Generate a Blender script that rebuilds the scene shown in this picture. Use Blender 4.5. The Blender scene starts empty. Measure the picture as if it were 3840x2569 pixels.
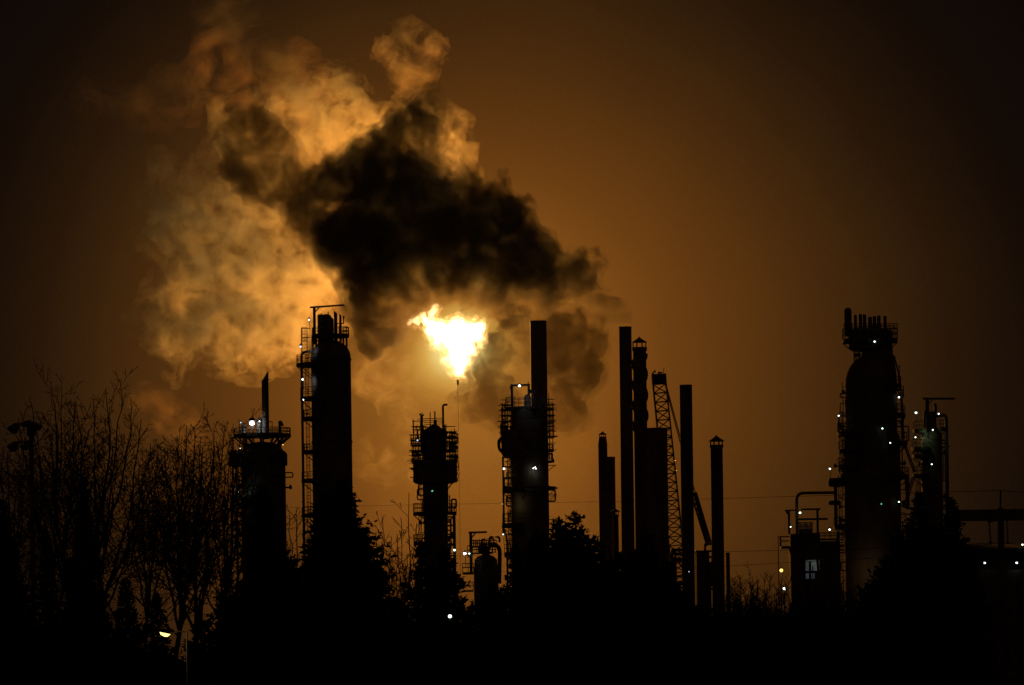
import bpy, bmesh, math, random
from mathutils import Vector, Matrix, noise
R = math.radians
PI = math.pi
scene = bpy.context.scene
col = scene.collection

# ------------------------------------------------------------------ camera
LENS, SENSOR = 180.0, 36.0
K = SENSOR / LENS / 3840.0          # metres per photo pixel per metre of distance
CZ, H0 = 2.5, 2480.0                # eye height, horizon row
ROLL = R(0.8)
cam_d = bpy.data.cameras.new('camera')
cam_d.lens = LENS
cam_d.sensor_width = SENSOR
cam_d.shift_y = (H0 - 1284.5) / 3840.0
cam_d.clip_start = 1.0
cam_d.clip_end = 20000.0
cam = bpy.data.objects.new('camera', cam_d)
col.objects.link(cam)
cam.location = (0, 0, CZ)
cam.rotation_euler = (R(90), ROLL, 0)
scene.camera = cam
CR, SR = math.cos(ROLL), math.sin(ROLL)


def P(px, py, D):
    """world point at distance D seen at photo pixel (px, py)"""
    cx = px - 1920.0
    cy = H0 - py
    wx = cx * CR + cy * SR
    wy = -cx * SR + cy * CR
    return Vector((wx * K * D, D, CZ + wy * K * D))


# ------------------------------------------------------------------ materials
def new_mat(name):
    m = bpy.data.materials.new(name)
    m.use_nodes = True
    nt = m.node_tree
    for n in list(nt.nodes):
        nt.nodes.remove(n)
    out = nt.nodes.new('ShaderNodeOutputMaterial')
    return m, nt, out


def surf(name, c0, c1, scale=1.0, rough=0.7, metal=0.0, streak=1.0, bump=0.0, spec=.12):
    m, nt, out = new_mat(name)
    b = nt.nodes.new('ShaderNodeBsdfPrincipled')
    tc = nt.nodes.new('ShaderNodeTexCoord')
    mp = nt.nodes.new('ShaderNodeMapping')
    mp.inputs['Scale'].default_value = (scale, scale, scale / streak)
    n = nt.nodes.new('ShaderNodeTexNoise')
    n.inputs['Scale'].default_value = 1.0
    n.inputs['Detail'].default_value = 6
    r = nt.nodes.new('ShaderNodeValToRGB')
    r.color_ramp.elements[0].position = 0.3
    r.color_ramp.elements[1].position = 0.7
    r.color_ramp.elements[0].color = (*c0, 1)
    r.color_ramp.elements[1].color = (*c1, 1)
    nt.links.new(tc.outputs['Object'], mp.inputs['Vector'])
    nt.links.new(mp.outputs[0], n.inputs['Vector'])
    nt.links.new(n.outputs['Fac'], r.inputs[0])
    nt.links.new(r.outputs[0], b.inputs['Base Color'])
    b.inputs['Roughness'].default_value = rough
    b.inputs['Specular IOR Level'].default_value = spec
    b.inputs['Metallic'].default_value = metal
    if bump:
        bp = nt.nodes.new('ShaderNodeBump')
        bp.inputs['Strength'].default_value = bump
        bp.inputs['Distance'].default_value = 0.05
        nt.links.new(n.outputs['Fac'], bp.inputs['Height'])
        nt.links.new(bp.outputs[0], b.inputs['Normal'])
    nt.links.new(b.outputs[0], out.inputs['Surface'])
    return m


def glow(name, c, strength, sample=False):
    m, nt, out = new_mat(name)
    e = nt.nodes.new('ShaderNodeEmission')
    e.inputs['Color'].default_value = (*c, 1)
    e.inputs['Strength'].default_value = strength
    nt.links.new(e.outputs[0], out.inputs['Surface'])
    m.cycles.emission_sampling = 'FRONT' if sample else 'NONE'
    return m


M = {
    'vessel': surf('painted_vessel_steel', (.055, .045, .04), (.11, .09, .075), 0.35, .9, 0, 4, .2),
    'steel': surf('dark_structural_steel', (.03, .027, .025), (.07, .06, .05), 0.8, .85, 0, 3),
    'pipe': surf('insulated_pipe', (.06, .055, .05), (.13, .115, .1), 0.8, .75, 0, 3),
    'stack': surf('weathered_stack_steel', (.05, .042, .036), (.12, .1, .085), 0.3, .95, 0, 8, .2),
    'concrete': surf('concrete_stack', (.1, .085, .07), (.18, .155, .13), 0.25, .9, 0, 8, .3),
    'pale': surf('pale_painted_steel', (.45, .42, .38), (.6, .56, .5), 0.5, .9, 0, 4),
    'wallm': surf('corrugated_cladding', (.05, .042, .036), (.09, .078, .068), 0.4, .95, 0, 5, spec=.05),
    'sheet': surf('scaffold_sheeting', (.05, .04, .035), (.1, .08, .07), 0.6, .9),
    'wood': surf('weathered_wood_pole', (.05, .035, .025), (.09, .065, .045), 2, .9, 0, 12),
    'bark': surf('bark', (.022, .018, .014), (.05, .04, .03), 3, .95, 0, 4),
    'needle': surf('spruce_needles', (.008, .013, .007), (.022, .032, .016), 1.5, .95),
    'ground': surf('dark_soil_and_grass', (.018, .017, .01), (.04, .036, .02), 0.05, 1, 0, 1, .4, spec=0),
    'gravel': surf('yard_gravel', (.012, .011, .01), (.025, .022, .02), 0.1, 1, spec=0),
    'asphalt': surf('asphalt', (.03, .03, .03), (.06, .058, .055), 0.4, .9),
    'cable': surf('black_cable', (.003, .003, .003), (.006, .006, .006), 1, 1.0, spec=0),
    'porcelain': surf('brown_insulator', (.05, .03, .02), (.09, .05, .03), 5, .3),
    'white': glow('cold_white_bulb', (.86, .95, 1.0), 6),
    'flood': glow('floodlight_lens', (.92, .97, 1.0), 30),
    'green': glow('greenish_white_bulb', (.72, 1.0, .78), 4),
    'dimgreen': glow('dim_green_bulb', (.25, .8, .35), .9),
    'amber': glow('amber_bulb', (1.0, .52, .1), 3),
    'amber2': glow('dim_amber_bulb', (1.0, .5, .15), 1.5),
    'blue': glow('bluish_white_bulb', (.55, .65, 1.0), 1.6),
    'sodium': glow('street_lamp_lens', (1.0, .66, .2), 2.6),
    'litroom': surf('lit_room_wall', (.4, .42, .4), (.6, .62, .58), 1.2, .8),
}


# ------------------------------------------------------------------ mesh helper
class MB:
    def __init__(self):
        self.v, self.f = [], []

    def box(self, c, s, yaw=0.0):
        cx, cy, cz = c
        hx, hy, hz = s[0] / 2, s[1] / 2, s[2] / 2
        ca, sa = math.cos(yaw), math.sin(yaw)
        i = len(self.v)
        for dz in (-hz, hz):
            for dx, dy in ((-hx, -hy), (hx, -hy), (hx, hy), (-hx, hy)):
                self.v.append((cx + dx * ca - dy * sa, cy + dx * sa + dy * ca, cz + dz))
        for q in ((3, 2, 1, 0), (4, 5, 6, 7), (0, 1, 5, 4), (1, 2, 6, 5), (2, 3, 7, 6), (3, 0, 4, 7)):
            self.f.append(tuple(i + a for a in q))
        return self

    def tube(self, pts, r, n=8, r1=None, cap=True):
        pts = [Vector(p) for p in pts]
        r1 = r if r1 is None else r1
        i0 = len(self.v)
        m = len(pts)
        ref = None
        for k, p in enumerate(pts):
            if k == 0:
                t = pts[1] - p
            elif k == m - 1:
                t = p - pts[k - 1]
            else:
                t = (pts[k + 1] - p).normalized() + (p - pts[k - 1]).normalized()
            if t.length < 1e-9:
                t = Vector((0, 0, 1))
            t.normalize()
            if ref is None:
                ref = Vector((1, 0, 0)) if abs(t.x) < .8 else Vector((0, 1, 0))
            a = t.cross(ref)
            if a.length < 1e-6:
                a = t.orthogonal()
            a.normalize()
            b = t.cross(a).normalized()
            ref = b.cross(t) if False else ref
            rr = r + (r1 - r) * k / (m - 1)
            for j in range(n):
                w = 2 * PI * j / n
                q = p + a * (rr * math.cos(w)) + b * (rr * math.sin(w))
                self.v.append((q.x, q.y, q.z))
        for k in range(m - 1):
            for j in range(n):
                j2 = (j + 1) % n
                a0 = i0 + k * n
                self.f.append((a0 + j, a0 + j2, a0 + n + j2, a0 + n + j))
        if cap:
            self.f.append(tuple(i0 + j for j in range(n - 1, -1, -1)))
            self.f.append(tuple(i0 + (m - 1) * n + j for j in range(n)))
        return self

    def lathe(self, prof, n=32, c=(0, 0)):
        """prof: list of (r, z); closes ends with caps"""
        i0 = len(self.v)
        for r, z in prof:
            for j in range(n):
                w = 2 * PI * j / n
                self.v.append((c[0] + r * math.cos(w), c[1] + r * math.sin(w), z))
        for k in range(len(prof) - 1):
            for j in range(n):
                j2 = (j + 1) % n
                a0 = i0 + k * n
                self.f.append((a0 + j, a0 + j2, a0 + n + j2, a0 + n + j))
        self.f.append(tuple(i0 + j for j in range(n - 1, -1, -1)))
        self.f.append(tuple(i0 + (len(prof) - 1) * n + j for j in range(n)))
        return self

    def arcdeck(self, c, z, ri, ro, a0, a1, th):
        n = max(4, int(abs(a1 - a0) / 12))
        i0 = len(self.v)
        for k in range(n + 1):
            w = R(a0 + (a1 - a0) * k / n)
            for r, zz in ((ri, z - th), (ro, z - th), (ro, z), (ri, z)):
                self.v.append((c[0] + r * math.cos(w), c[1] + r * math.sin(w), zz))
        for k in range(n):
            a = i0 + 4 * k
            for j in range(4):
                j2 = (j + 1) % 4
                self.f.append((a + j, a + j2, a + 4 + j2, a + 4 + j))
        self.f.append((i0 + 3, i0 + 2, i0 + 1, i0))
        e = i0 + 4 * n
        self.f.append((e, e + 1, e + 2, e + 3))
        return self

    def sphere(self, c, r, n=10, m=7, sz=1.0):
        prof = []
        for k in range(1, m):
            w = -PI / 2 + PI * k / m
            prof.append((r * math.cos(w), c[2] + r * sz * math.sin(w)))
        self.lathe(prof, n, (c[0], c[1]))
        return self

    def build(self, name, mat, parent=None, smooth=False, loc=(0, 0, 0)):
        me = bpy.data.meshes.new(name)
        me.from_pydata(self.v, [], self.f)
        me.materials.append(mat)
        if smooth:
            me.shade_smooth()
            try:
                me.set_sharp_from_angle(angle=R(38))
            except Exception:
                pass
        me.update()
        o = bpy.data.objects.new(name, me)
        col.objects.link(o)
        o.location = loc
        if parent is not None:
            o.parent = parent
        return o


def tag(o, label=None, cat=None, group=None, kind=None):
    if label:
        o['label'] = label
    if cat:
        o['category'] = cat
    if group:
        o['group'] = group
    if kind:
        o['kind'] = kind
    return o


def thing(name, label, cat, loc, group=None):
    o = bpy.data.objects.new(name, None)
    o.empty_display_size = 0.5
    col.objects.link(o)
    o.location = loc
    return tag(o, label, cat, group)


class Tower:
    """a thing rooted on the ground below photo pixel (px, py) at distance D; L() gives local (x, z)"""

    def __init__(self, name, label, cat, px, py, D, group=None):
        self.X = P(px, py, D).x
        self.D = D
        self.s = K * D
        self.o = thing(name, label, cat, (self.X, D, 0), group)

    def L(self, px, py):
        p = P(px, py, self.D)
        return p.x - self.X, p.z

    def z(self, py, px=None):
        return self.L(px if px is not None else self.X / (K * self.D) + 1920, py)[1]

    def x(self, px, py):
        return self.L(px, py)[0]


def dome(r, z0, h, n=7):
    return [(max(.02, r * math.cos(PI / 2 * k / n)), z0 + h * math.sin(PI / 2 * k / n)) for k in range(n + 1)]


def platform(t, c, z, ri, ro, a0, a1, rail=1.15, th=.25, posts=None, toe=True, bracket=True):
    mb = MB().arcdeck(c, z, ri, ro, a0, a1, th)
    if bracket:
        k = max(2, int(abs(a1 - a0) / 45))
        for i in range(k + 1):
            w = R(a0 + 4 + (a1 - a0 - 8) * i / k)
            d = Vector((math.cos(w), math.sin(w), 0))
            b = Vector((c[0], c[1], 0))
            mb.tube([b + d * ri * 1.0 + Vector((0, 0, z - th - (ro - ri) * .8)), b + d * (ro - .1) + Vector((0, 0, z - th))], .09, 5)
    pl = mb.build('platform', M['steel'], t.o)
    rb = MB()
    n = max(4, int(abs(a1 - a0) / 15))
    ring = []
    for i in range(n + 1):
        w = R(a0 + (a1 - a0) * i / n)
        ring.append(Vector((c[0] + (ro - .06) * math.cos(w), c[1] + (ro - .06) * math.sin(w), z)))
    w0, w1 = R(a0), R(a1)
    ring = [Vector((c[0] + ri * math.cos(w0), c[1] + ri * math.sin(w0), z))] + ring + [Vector((c[0] + ri * math.cos(w1), c[1] + ri * math.sin(w1), z))]
    for h in (rail, rail * .55):
        rb.tube([p + Vector((0, 0, h)) for p in ring], .055, 5)
    for p in ring[1:-1]:
        rb.tube([p, p + Vector((0, 0, rail))], .05, 5)
    rb.arcdeck(c, z + .2, ro - .09, ro - .03, a0, a1, .2)
    rb.build('railing', M['steel'], pl)
    return pl


def boxdeck(t, x0, x1, y0, y1, z, rail=1.15, th=.22, step=1.2):
    pl = MB().box(((x0 + x1) / 2, (y0 + y1) / 2, z - th / 2), (x1 - x0, y1 - y0, th)).build('platform', M['steel'], t.o)
    rb = MB()
    pts = [(x0, y0), (x1, y0), (x1, y1), (x0, y1), (x0, y0)]
    for h in (rail, rail * .55):
        rb.tube([(a, b, z + h) for a, b in pts], .055, 5, cap=False)
    for (a, b), (c, d) in zip(pts, pts[1:]):
        L = math.hypot(c - a, d - b)
        k = max(1, int(L / step))
        for i in range(k):
            q = i / k
            rb.tube([(a + (c - a) * q, b + (d - b) * q, z), (a + (c - a) * q, b + (d - b) * q, z + rail)], .05, 5)
    rb.build('railing', M['steel'], pl)
    return pl


def ladder(t, x, y, z0, z1, w=.5, cage=True, ax=(1, 0)):
    mb = MB()
    ux, uy = ax
    for s in (-1, 1):
        mb.tube([(x + s * w / 2 * ux, y + s * w / 2 * uy, z0), (x + s * w / 2 * ux, y + s * w / 2 * uy, z1)], .06, 5)
    z = z0 + .3
    while z < z1:
        mb.tube([(x - w / 2 * ux, y - w / 2 * uy, z), (x + w / 2 * ux, y + w / 2 * uy, z)], .035, 4)
        z += .6
    lad = mb.build('ladder', M['steel'], t.o)
    if cage:
        cb = MB()
        z = z0 + 2.2
        while z < z1:
            pts = []
            for k in range(9):
                a = PI * k / 8
                u = math.cos(a) * .38
                q = math.sin(a) * .7
                pts.append((x + u * ux + q * uy, y + u * uy - q * ux, z))
            cb.tube(pts, .04, 4)
            z += 1.3
        if z > z0 + 2.3:
            for k in (2, 4, 6):
                a = PI * k / 8
                u = math.cos(a) * .38
                q = math.sin(a) * .7
                cb.tube([(x + u * ux + q * uy, y + u * uy - q * ux, z0 + 2.2), (x + u * ux + q * uy, y + u * uy - q * ux, z1)], .03, 4)
            cb.build('safety_cage', M['steel'], lad)
    return lad


def round_path(pts, rad=.6, n=5):
    pts = [Vector(p) for p in pts]
    out = [pts[0]]
    for a, b, c in zip(pts, pts[1:], pts[2:]):
        d0 = (a - b)
        d1 = (c - b)
        r = min(rad, d0.length * .49, d1.length * .49)
        p0 = b + d0.normalized() * r
        p1 = b + d1.normalized() * r
        for k in range(n + 1):
            q = k / n
            out.append(p0 * (1 - q) ** 2 + b * 2 * q * (1 - q) + p1 * q ** 2)
    out.append(pts[-1])
    return out


def pipe(t, pts, r, name='pipe', rad=.8, mat='pipe', n=10):
    return MB().tube(round_path(pts, rad), r, n).build(name, M[mat], t.o, True)


def davit(t, post, arm_end, y=0.0, r=.18, pr=.3):
    """post: (x, z0, z1); arm_end: (xa, za, xb, zb)"""
    x, z0, z1 = post
    xa, za, xb, zb = arm_end
    mb = MB()
    mb.tube([(x, y, z0), (x, y, z1)], pr, 8)
    mb.tube([(xa, y, za), (xb, y, zb)], r, 6)
    mb.tube([(x, y, z1 - 1.1), (x + (.9 if xb > x else -.9), y, z1 - .05)], r * .7, 5)
    return mb.build('davit_crane', M['steel'], t.o)


def lamp(t, px, py, y, r=.22, mat='white', pole=None, light=None, lc=(.85, .95, 1)):
    """work light on the thing: housing with bracket, glowing bulb; y is local (negative = towards the viewer)"""
    D = t.D + y
    p = P(px, py, D)
    x, z = p.x - t.X, p.z
    mb = MB()
    mb.lathe([(r * .5, z + r * 1.7), (r * 1.15, z + r * 1.0), (r * 1.2, z + r * .7)], 8, (x, y))
    if pole is not None:
        mb.tube([(x, y, z + r), (x, y, z + r * 2.2), (x + .1, y + .25, z + r * 2.4), (x + .12, y + .3, P(px, pole, D).z)], .05, 5)
    else:
        mb.tube([(x, y, z + r * 1.4), (x, y + .5, z + r * 1.6), (x, y + .9, z + .1)], .06, 5)
    h = mb.build('work_light', M['steel'], t.o)
    r *= .75 + .4 * ((px * 7 + py * 13) % 10) / 10
    r = r * (.8 if r > .3 else (.76 if t.X > 40 else .8))
    MB().sphere((x, y, z), r, 10, 8, .85).build('bulb', M[mat], h, True)
    if light:
        l = bpy.data.lights.new('lamp_light', 'POINT')
        l.energy = light
        l.color = lc
        l.shadow_soft_size = r
        lo = bpy.data.objects.new('lamp_light', l)
        col.objects.link(lo)
        lo.parent = t.o
        lo.location = (x, y - r * 1.3, z - r * .6)
    return h


def scaffold(t, x0, x1, y0, y1, z0, z1, nx, levels, seed, name='scaffolding'):
    rnd = random.Random(seed)
    mb = MB()
    ys = (y0, y1)
    for j, y in enumerate(ys):
        for i in range(nx + 1):
            x = x0 + (x1 - x0) * i / nx + rnd.uniform(-.06, .06)
            mb.tube([(x, y, z0 - rnd.uniform(0, .5)), (x + rnd.uniform(-.05, .05), y, z1 + rnd.uniform(-.6, 1.5))], .06, 5)
        for k in range(levels + 1):
            z = z0 + (z1 - z0) * k / levels
            e = rnd.uniform(.1, .9)
            mb.tube([(x0 - e, y, z), (x1 + rnd.uniform(.1, .8), y, z + rnd.uniform(-.05, .05))], .06, 5)
            mb.tube([(x0 - .2, y, z + .95), (x1 + .2, y, z + .95)], .05, 5)
    for k in range(levels + 1):
        z = z0 + (z1 - z0) * k / levels
        for i in range(nx + 1):
            x = x0 + (x1 - x0) * i / nx
            mb.tube([(x, y0 - .3, z), (x, y1 + .3, z)], .05, 4)
        if k % 2 == 0 or rnd.random() < .4:
            mb.box(((x0 + x1) / 2, (y0 + y1) / 2, z - .12), (x1 - x0 + .3, y1 - y0, .1))
    for i in range(nx):
        xa = x0 + (x1 - x0) * i / nx
        xb = x0 + (x1 - x0) * (i + 1) / nx
        k = rnd.randrange(levels)
        za, zb = z0 + (z1 - z0) * k / levels, z0 + (z1 - z0) * (k + 1) / levels
        mb.tube([(xa, y0 - .08, za), (xb, y0 - .08, zb)], .05, 4)
    return mb.build(name, M['steel'], t.o)


def side_piping(t, r, z0, z1, n, seed, out=1.3, sides=(-1, 1)):
    """valves, short pipe loops, brackets and cable trays bolted to the flanks of a column"""
    rnd = random.Random(seed)
    for i in range(n):
        mb = MB()
        nm = 'pipe_loop'
        sd = rnd.choice(sides)
        z = rnd.uniform(z0, z1)
        y = rnd.uniform(-1.6, .2)
        x = sd * math.sqrt(max(.1, r * r - y * y))
        w = rnd.uniform(.4, out)
        k = rnd.random()
        if k < .35:
            h = rnd.uniform(.6, 2.6)
            q = rnd.uniform(.07, .15)
            mb.tube(round_path([(x - sd * .1, y, z), (x + sd * w, y, z), (x + sd * w, y, z + h), (x - sd * .1, y, z + h)], .25, 3), q, 6)
        elif k < .55:
            nm = 'valve'
            mb.tube([(x - sd * .1, y, z), (x + sd * w * .8, y, z)], rnd.uniform(.1, .2), 6)
            mb.lathe([(.2, z - .3), (.28, z), (.2, z + .3), (.08, z + .5)], 8, (x + sd * w * .8, y))
        elif k < .8:
            nm = 'bracket'
            mb.tube([(x - sd * .1, y, z - w * .8), (x + sd * w, y, z)], .07, 5)
            mb.tube([(x - sd * .1, y, z), (x + sd * (w + .15), y, z)], .08, 5)
        else:
            nm = 'side_pipe'
            h = rnd.uniform(1.5, 5)
            mb.tube([(x + sd * w * .55, y, z), (x + sd * w * .55, y, min(z1 + 1, z + h))], rnd.uniform(.06, .12), 6)
            mb.tube([(x - sd * .1, y, z + .3), (x + sd * w * .55, y, z + .3)], .06, 5)
            mb.tube([(x - sd * .1, y, min(z1, z + h - .3)), (x + sd * w * .55, y, min(z1, z + h - .3))], .06, 5)
        mb.build(nm, M['pipe'], t.o, True)


# ------------------------------------------------------------------ ground
def ground():
    mb = MB()
    n = 40
    xs = [-4000, -1500, -700] + [-400 + 20 * i for i in range(41)] + [700, 1500, 4000]
    ys = [-60, 0, 60, 120] + [160 + 20 * i for i in range(46)] + [1300, 1600, 2200, 3500, 6000, 12000]
    for y in ys:
        for x in xs:
            near = math.exp(-((y - 300) / 160) ** 2)
            z = noise.noise(Vector((x * .02, y * .02, 0))) * .35 * near
            if y > 700:
                z = 0
            self_z = z - .05
            mb.v.append((x, y, self_z))
    w = len(xs)
    for j in range(len(ys) - 1):
        for i in range(w - 1):
            a = j * w + i
            mb.f.append((a, a + 1, a + w + 1, a + w))
    o = mb.build('ground', M['ground'], None, True)
    tag(o, kind='structure')
    yard = MB().box((0, 960, -.02), (420, 340, .07)).build('yard', M['gravel'])
    tag(yard, kind='structure')


ground()

# ------------------------------------------------------------------ left platform vessel with slanted vent
t = Tower('process_vessel', 'squat dark vessel with wide railed top platform, slanted vent pipe and brilliant white floodlight', 'vessel', 984, 1700, 860)
s = t.s
r = 81 * s
zt = t.z(1640)
MB().lathe([(r, 0), (r, t.z(1700))] + dome(r, t.z(1700), 44 * s), 40).build('shell', M['vessel'], t.o, True)
platform(t, (0, 0), t.z(1632), r * .35, 108 * s, 0, 360, 26 * s, .35)
for w in range(0, 360, 30):
    mb = MB()
    d = Vector((math.cos(R(w)), math.sin(R(w)), 0))
    mb.tube([d * 62 * s + Vector((0, 0, t.z(1672))), d * 104 * s + Vector((0, 0, t.z(1640)))], .13, 5)
    mb.tube([d * 70 * s + Vector((0, 0, t.z(1680))), d * 70 * s + Vector((0, 0, t.z(1640)))], .11, 5)
    mb.build('bracket', M['steel'], t.o)
x0 = t.x(1000, 1640)
vr = 13 * s
zl, zh = t.z(1432, 988), t.z(1393, 1012)
mb = MB()
n = 16
for zz in (t.z(1650), None):
    for j in range(n):
        w = 2 * PI * j / n
        xx = vr * math.cos(w)
        z = zz if zz is not None else zl + (zh - zl) * ((xx + vr) / (2 * vr)) ** 1.3
        mb.v.append((x0 + xx, -3.0 + vr * math.sin(w), z))
for j in range(n):
    mb.f.append((j, (j + 1) % n, n + (j + 1) % n, n + j))
mb.f.append(tuple(n + j for j in range(n)))
mb.build('vent_stack', M['stack'], t.o, True)
MB().tube([(x0 + vr, -3, t.z(1428)), (x0 + vr + .35, -3, t.z(1428))], .08, 6).build('nozzle', M['pipe'], t.o)
MB().tube([(x0 + vr, -3, t.z(1585)), (x0 + vr + .5, -3, t.z(1585)), (x0 + vr + .5, -3, t.z(1640))], .09, 6).build('nozzle', M['pipe'], t.o)
xd = t.x(976, 1600)
MB().lathe([(11 * s, t.z(1640)), (11 * s, t.z(1580))] + dome(11 * s, t.z(1580), 13 * s, 5), 16, (xd, -2.2)).build('drum', M['pipe'], t.o, True)
mb = MB()
xv = t.x(1050, 1600)
mb.tube(round_path([(xv, -1, t.z(1636)), (xv, -1, t.z(1588)), (xv + 10 * s, -1, t.z(1592)), (xv + 10 * s, -1, t.z(1600))], .4), .22, 8)
mb.sphere((xv + .1, -1, t.z(1587)), .38, 10, 7)
mb.build('relief_valve', M['pipe'], t.o, True)
MB().lathe([(.35, t.z(1640)), (.35, t.z(1592)), (.1, t.z(1588))], 10, (t.x(916, 1600), -2)).build('valve', M['pipe'], t.o, True)
lamp(t, 945, 1587, -4.2, .55, 'flood', 1640, 110)
lamp(t, 903, 1585, -3, .14, 'blue', 1640)
lamp(t, 973, 1580, -4.2, .16, 'white')
lamp(t, 899, 1681, -2, .13, 'white')
lamp(t, 1061, 1668, -2, .13, 'amber')
lamp(t, 895, 1840, -4.6, .36, 'green', 1880, 60, (.8, 1, .85))
platform(t, (0, 0), t.z(1740), r, 130 * s, 150, 262, 44 * s)
platform(t, (0, 0), t.z(1862), r, 124 * s, 160, 255, 40 * s)
MB().lathe([(18 * s, t.z(1742)), (20 * s, t.z(1728)), (20 * s, t.z(1704)), (12 * s, t.z(1690)), (.1, t.z(1686))], 18, (t.x(884, 1700), -1.2)).build('drum', M['vessel'], t.o, True)
ladder(t, t.x(872, 1800), -1.5, t.z(2060), t.z(1640), .55)
pipe(t, [(t.x(890, 1800), -2.4, 0), (t.x(890, 1800), -2.4, t.z(1712)), (t.x(925, 1700), -2, t.z(1700))], .22)

side_piping(t, 81 * s, t.z(2050), t.z(1700), 30, 11, 1.8, (-1, -1, 1))
# ------------------------------------------------------------------ tall domed column
t = Tower('domed_column', 'tall domed column with davit crane, relief pipes on its top platform and ladder down one side', 'column', 1243, 1500, 900)
s = t.s
r = 75 * s
MB().lathe([(r, 0), (r, t.z(1340))] + dome(r, t.z(1340), 66 * s, 9), 48).build('shell', M['vessel'], t.o, True)
MB().lathe([(r + .12, t.z(1352)), (r + .12, t.z(1346))], 48).build('stiffener_ring', M['vessel'], t.o, True)
MB().lathe([(r + .12, t.z(1660)), (r + .12, t.z(1654))], 48).build('stiffener_ring', M['vessel'], t.o, True)
platform(t, (0, 0), t.z(1258), 1.2, 70 * s, 0, 360, 30 * s, .4, bracket=False)
mb = MB()
for px in (1186, 1172, 1288, 1300):
    xx = t.x(px, 1290)
    for yy in (-1.5, 1.5):
        mb.tube([(xx, yy, t.z(1258)), (xx, yy, t.z(1318))], .16, 6)
mb.tube([(t.x(1172, 1280), -1.5, t.z(1278)), (t.x(1200, 1280), -1.5, t.z(1278))], .12, 5)
mb.tube([(t.x(1172, 1290), -1.5, t.z(1300)), (t.x(1190, 1290), -1.5, t.z(1280))], .1, 5)
mb.build('support_leg', M['steel'], t.o)
MB().lathe([(28 * s, t.z(1290)), (28 * s, t.z(1202)), (24 * s, t.z(1192))] + dome(20 * s, t.z(1190), 13 * s, 5), 24, (t.x(1224, 1230), 0)).build('top_drum', M['vessel'], t.o, True)
MB().lathe([(8 * s, t.z(1290)), (8 * s, t.z(1184)), (5 * s, t.z(1180))], 14, (t.x(1200, 1230), -1.2)).build('relief_pipe', M['pipe'], t.o, True)
for px, top, w in ((1211, 1174, 5), (1260, 1167, 6.5), (1278, 1177, 4.5)):
    xx = t.x(px, 1230)
    mb = MB()
    n = 12
    zlo = t.z(top + 12)
    zhi = t.z(top)
    for k, zz in enumerate((t.z(1285), None)):
        for j in range(n):
            w_ = 2 * PI * j / n
            q = w * s * math.cos(w_)
            z = zz if zz is not None else zhi - (zhi - zlo) * (q + w * s) / (2 * w * s)
            mb.v.append((xx + q, -1.6 + w * s * math.sin(w_), z))
    for j in range(n):
        mb.f.append((j, (j + 1) % n, n + (j + 1) % n, n + j))
    mb.f.append(tuple(n + j for j in range(n)))
    mb.build('relief_pipe', M['pipe'], t.o, True)
pipe(t, [(t.x(1258, 1220), -1.6, t.z(1216)), (t.x(1290, 1220), -1.6, t.z(1216)), (t.x(1290, 1220), -1.6, t.z(1194))], .11, 'instrument_post', .2)
MB().sphere((t.x(1290, 1220), -1.6, t.z(1192)), .2).build('instrument_head', M['pipe'], t.o, True)
for px, h in ((1232, 1170), (1250, 1196)):
    MB().tube([(t.x(px, 1220), -1, t.z(1240)), (t.x(px, 1220), -1, t.z(h))], .12, 6).build('nozzle', M['pipe'], t.o)
davit(t, (t.x(1180, 1200), t.z(1292), t.z(1152)), (t.x(1163, 1154), t.z(1155, 1163), t.x(1293, 1146), t.z(1146, 1293)), -1.4, .17, .25)
ladder(t, t.x(1143, 1260), -1.2, t.z(1325), t.z(1226), .9, True)
MB().tube([(t.x(1131, 1232), -1.2, t.z(1232)), (t.x(1165, 1232), -1.2, t.z(1232))], .07, 5).tube([(t.x(1131, 1266), -1.2, t.z(1266)), (t.x(1165, 1266), -1.2, t.z(1266))], .07, 5).tube([(t.x(1131, 1250), -1.2, t.z(1300)), (t.x(1131, 1250), -1.2, t.z(1230))], .07, 5).build('guard_frame', M['steel'], t.o)
pipe(t, [(t.x(1135, 1600), -.6, 0), (t.x(1135, 1600), -.6, t.z(1318)), (t.x(1180, 1322), -.6, t.z(1318))], 5.2 * s, 'riser_pipe', 1.0)
ladder(t, t.x(1155, 1600), -1.1, 0, t.z(1330), .55)
for deck, rail, lx, a0, a1 in ((1366, 34, 1111, 120, 258), (1492, 38, 1125, 125, 256), (1567, 30, 1136, 135, 240), (1692, 28, 1140, 140, 235), (1800, 30, 1130, 130, 250), (1930, 30, 1132, 130, 250)):
    ro = -t.x(lx, deck)
    platform(t, (0, 0), t.z(deck), r, max(ro, r + .9), a0, a1, rail * s, .4)
lamp(t, 1159, 1199, -1.8, .2, 'white', 1240)
lamp(t, 1127, 1300, -2.4, .24, 'blue', 1340)
lamp(t, 1135, 1423, -2.6, .22, 'white', 1460)
lamp(t, 1138, 1499, -2.6, .15, 'white')
for px, py, e in ((1176, 1318, 260), (1172, 1432, 420), (1174, 1510, 60)):
    p = P(px, py, t.D - 4.6)
    l = bpy.data.lights.new('lamp_light', 'SPOT')
    l.energy = e * .5
    l.spot_size = R(70)
    l.spot_blend = 1
    l.color = (.8, .92, 1) if py != 1510 else (.8, 1, .4)
    l.shadow_soft_size = .3
    lo = bpy.data.objects.new('lamp_light', l)
    col.objects.link(lo)
    lo.parent = t.o
    lo.location = (p.x - t.X - 1.0, -3.6, p.z + 1.2)
    lo.rotation_euler = (R(62), 0, R(-22))

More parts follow.
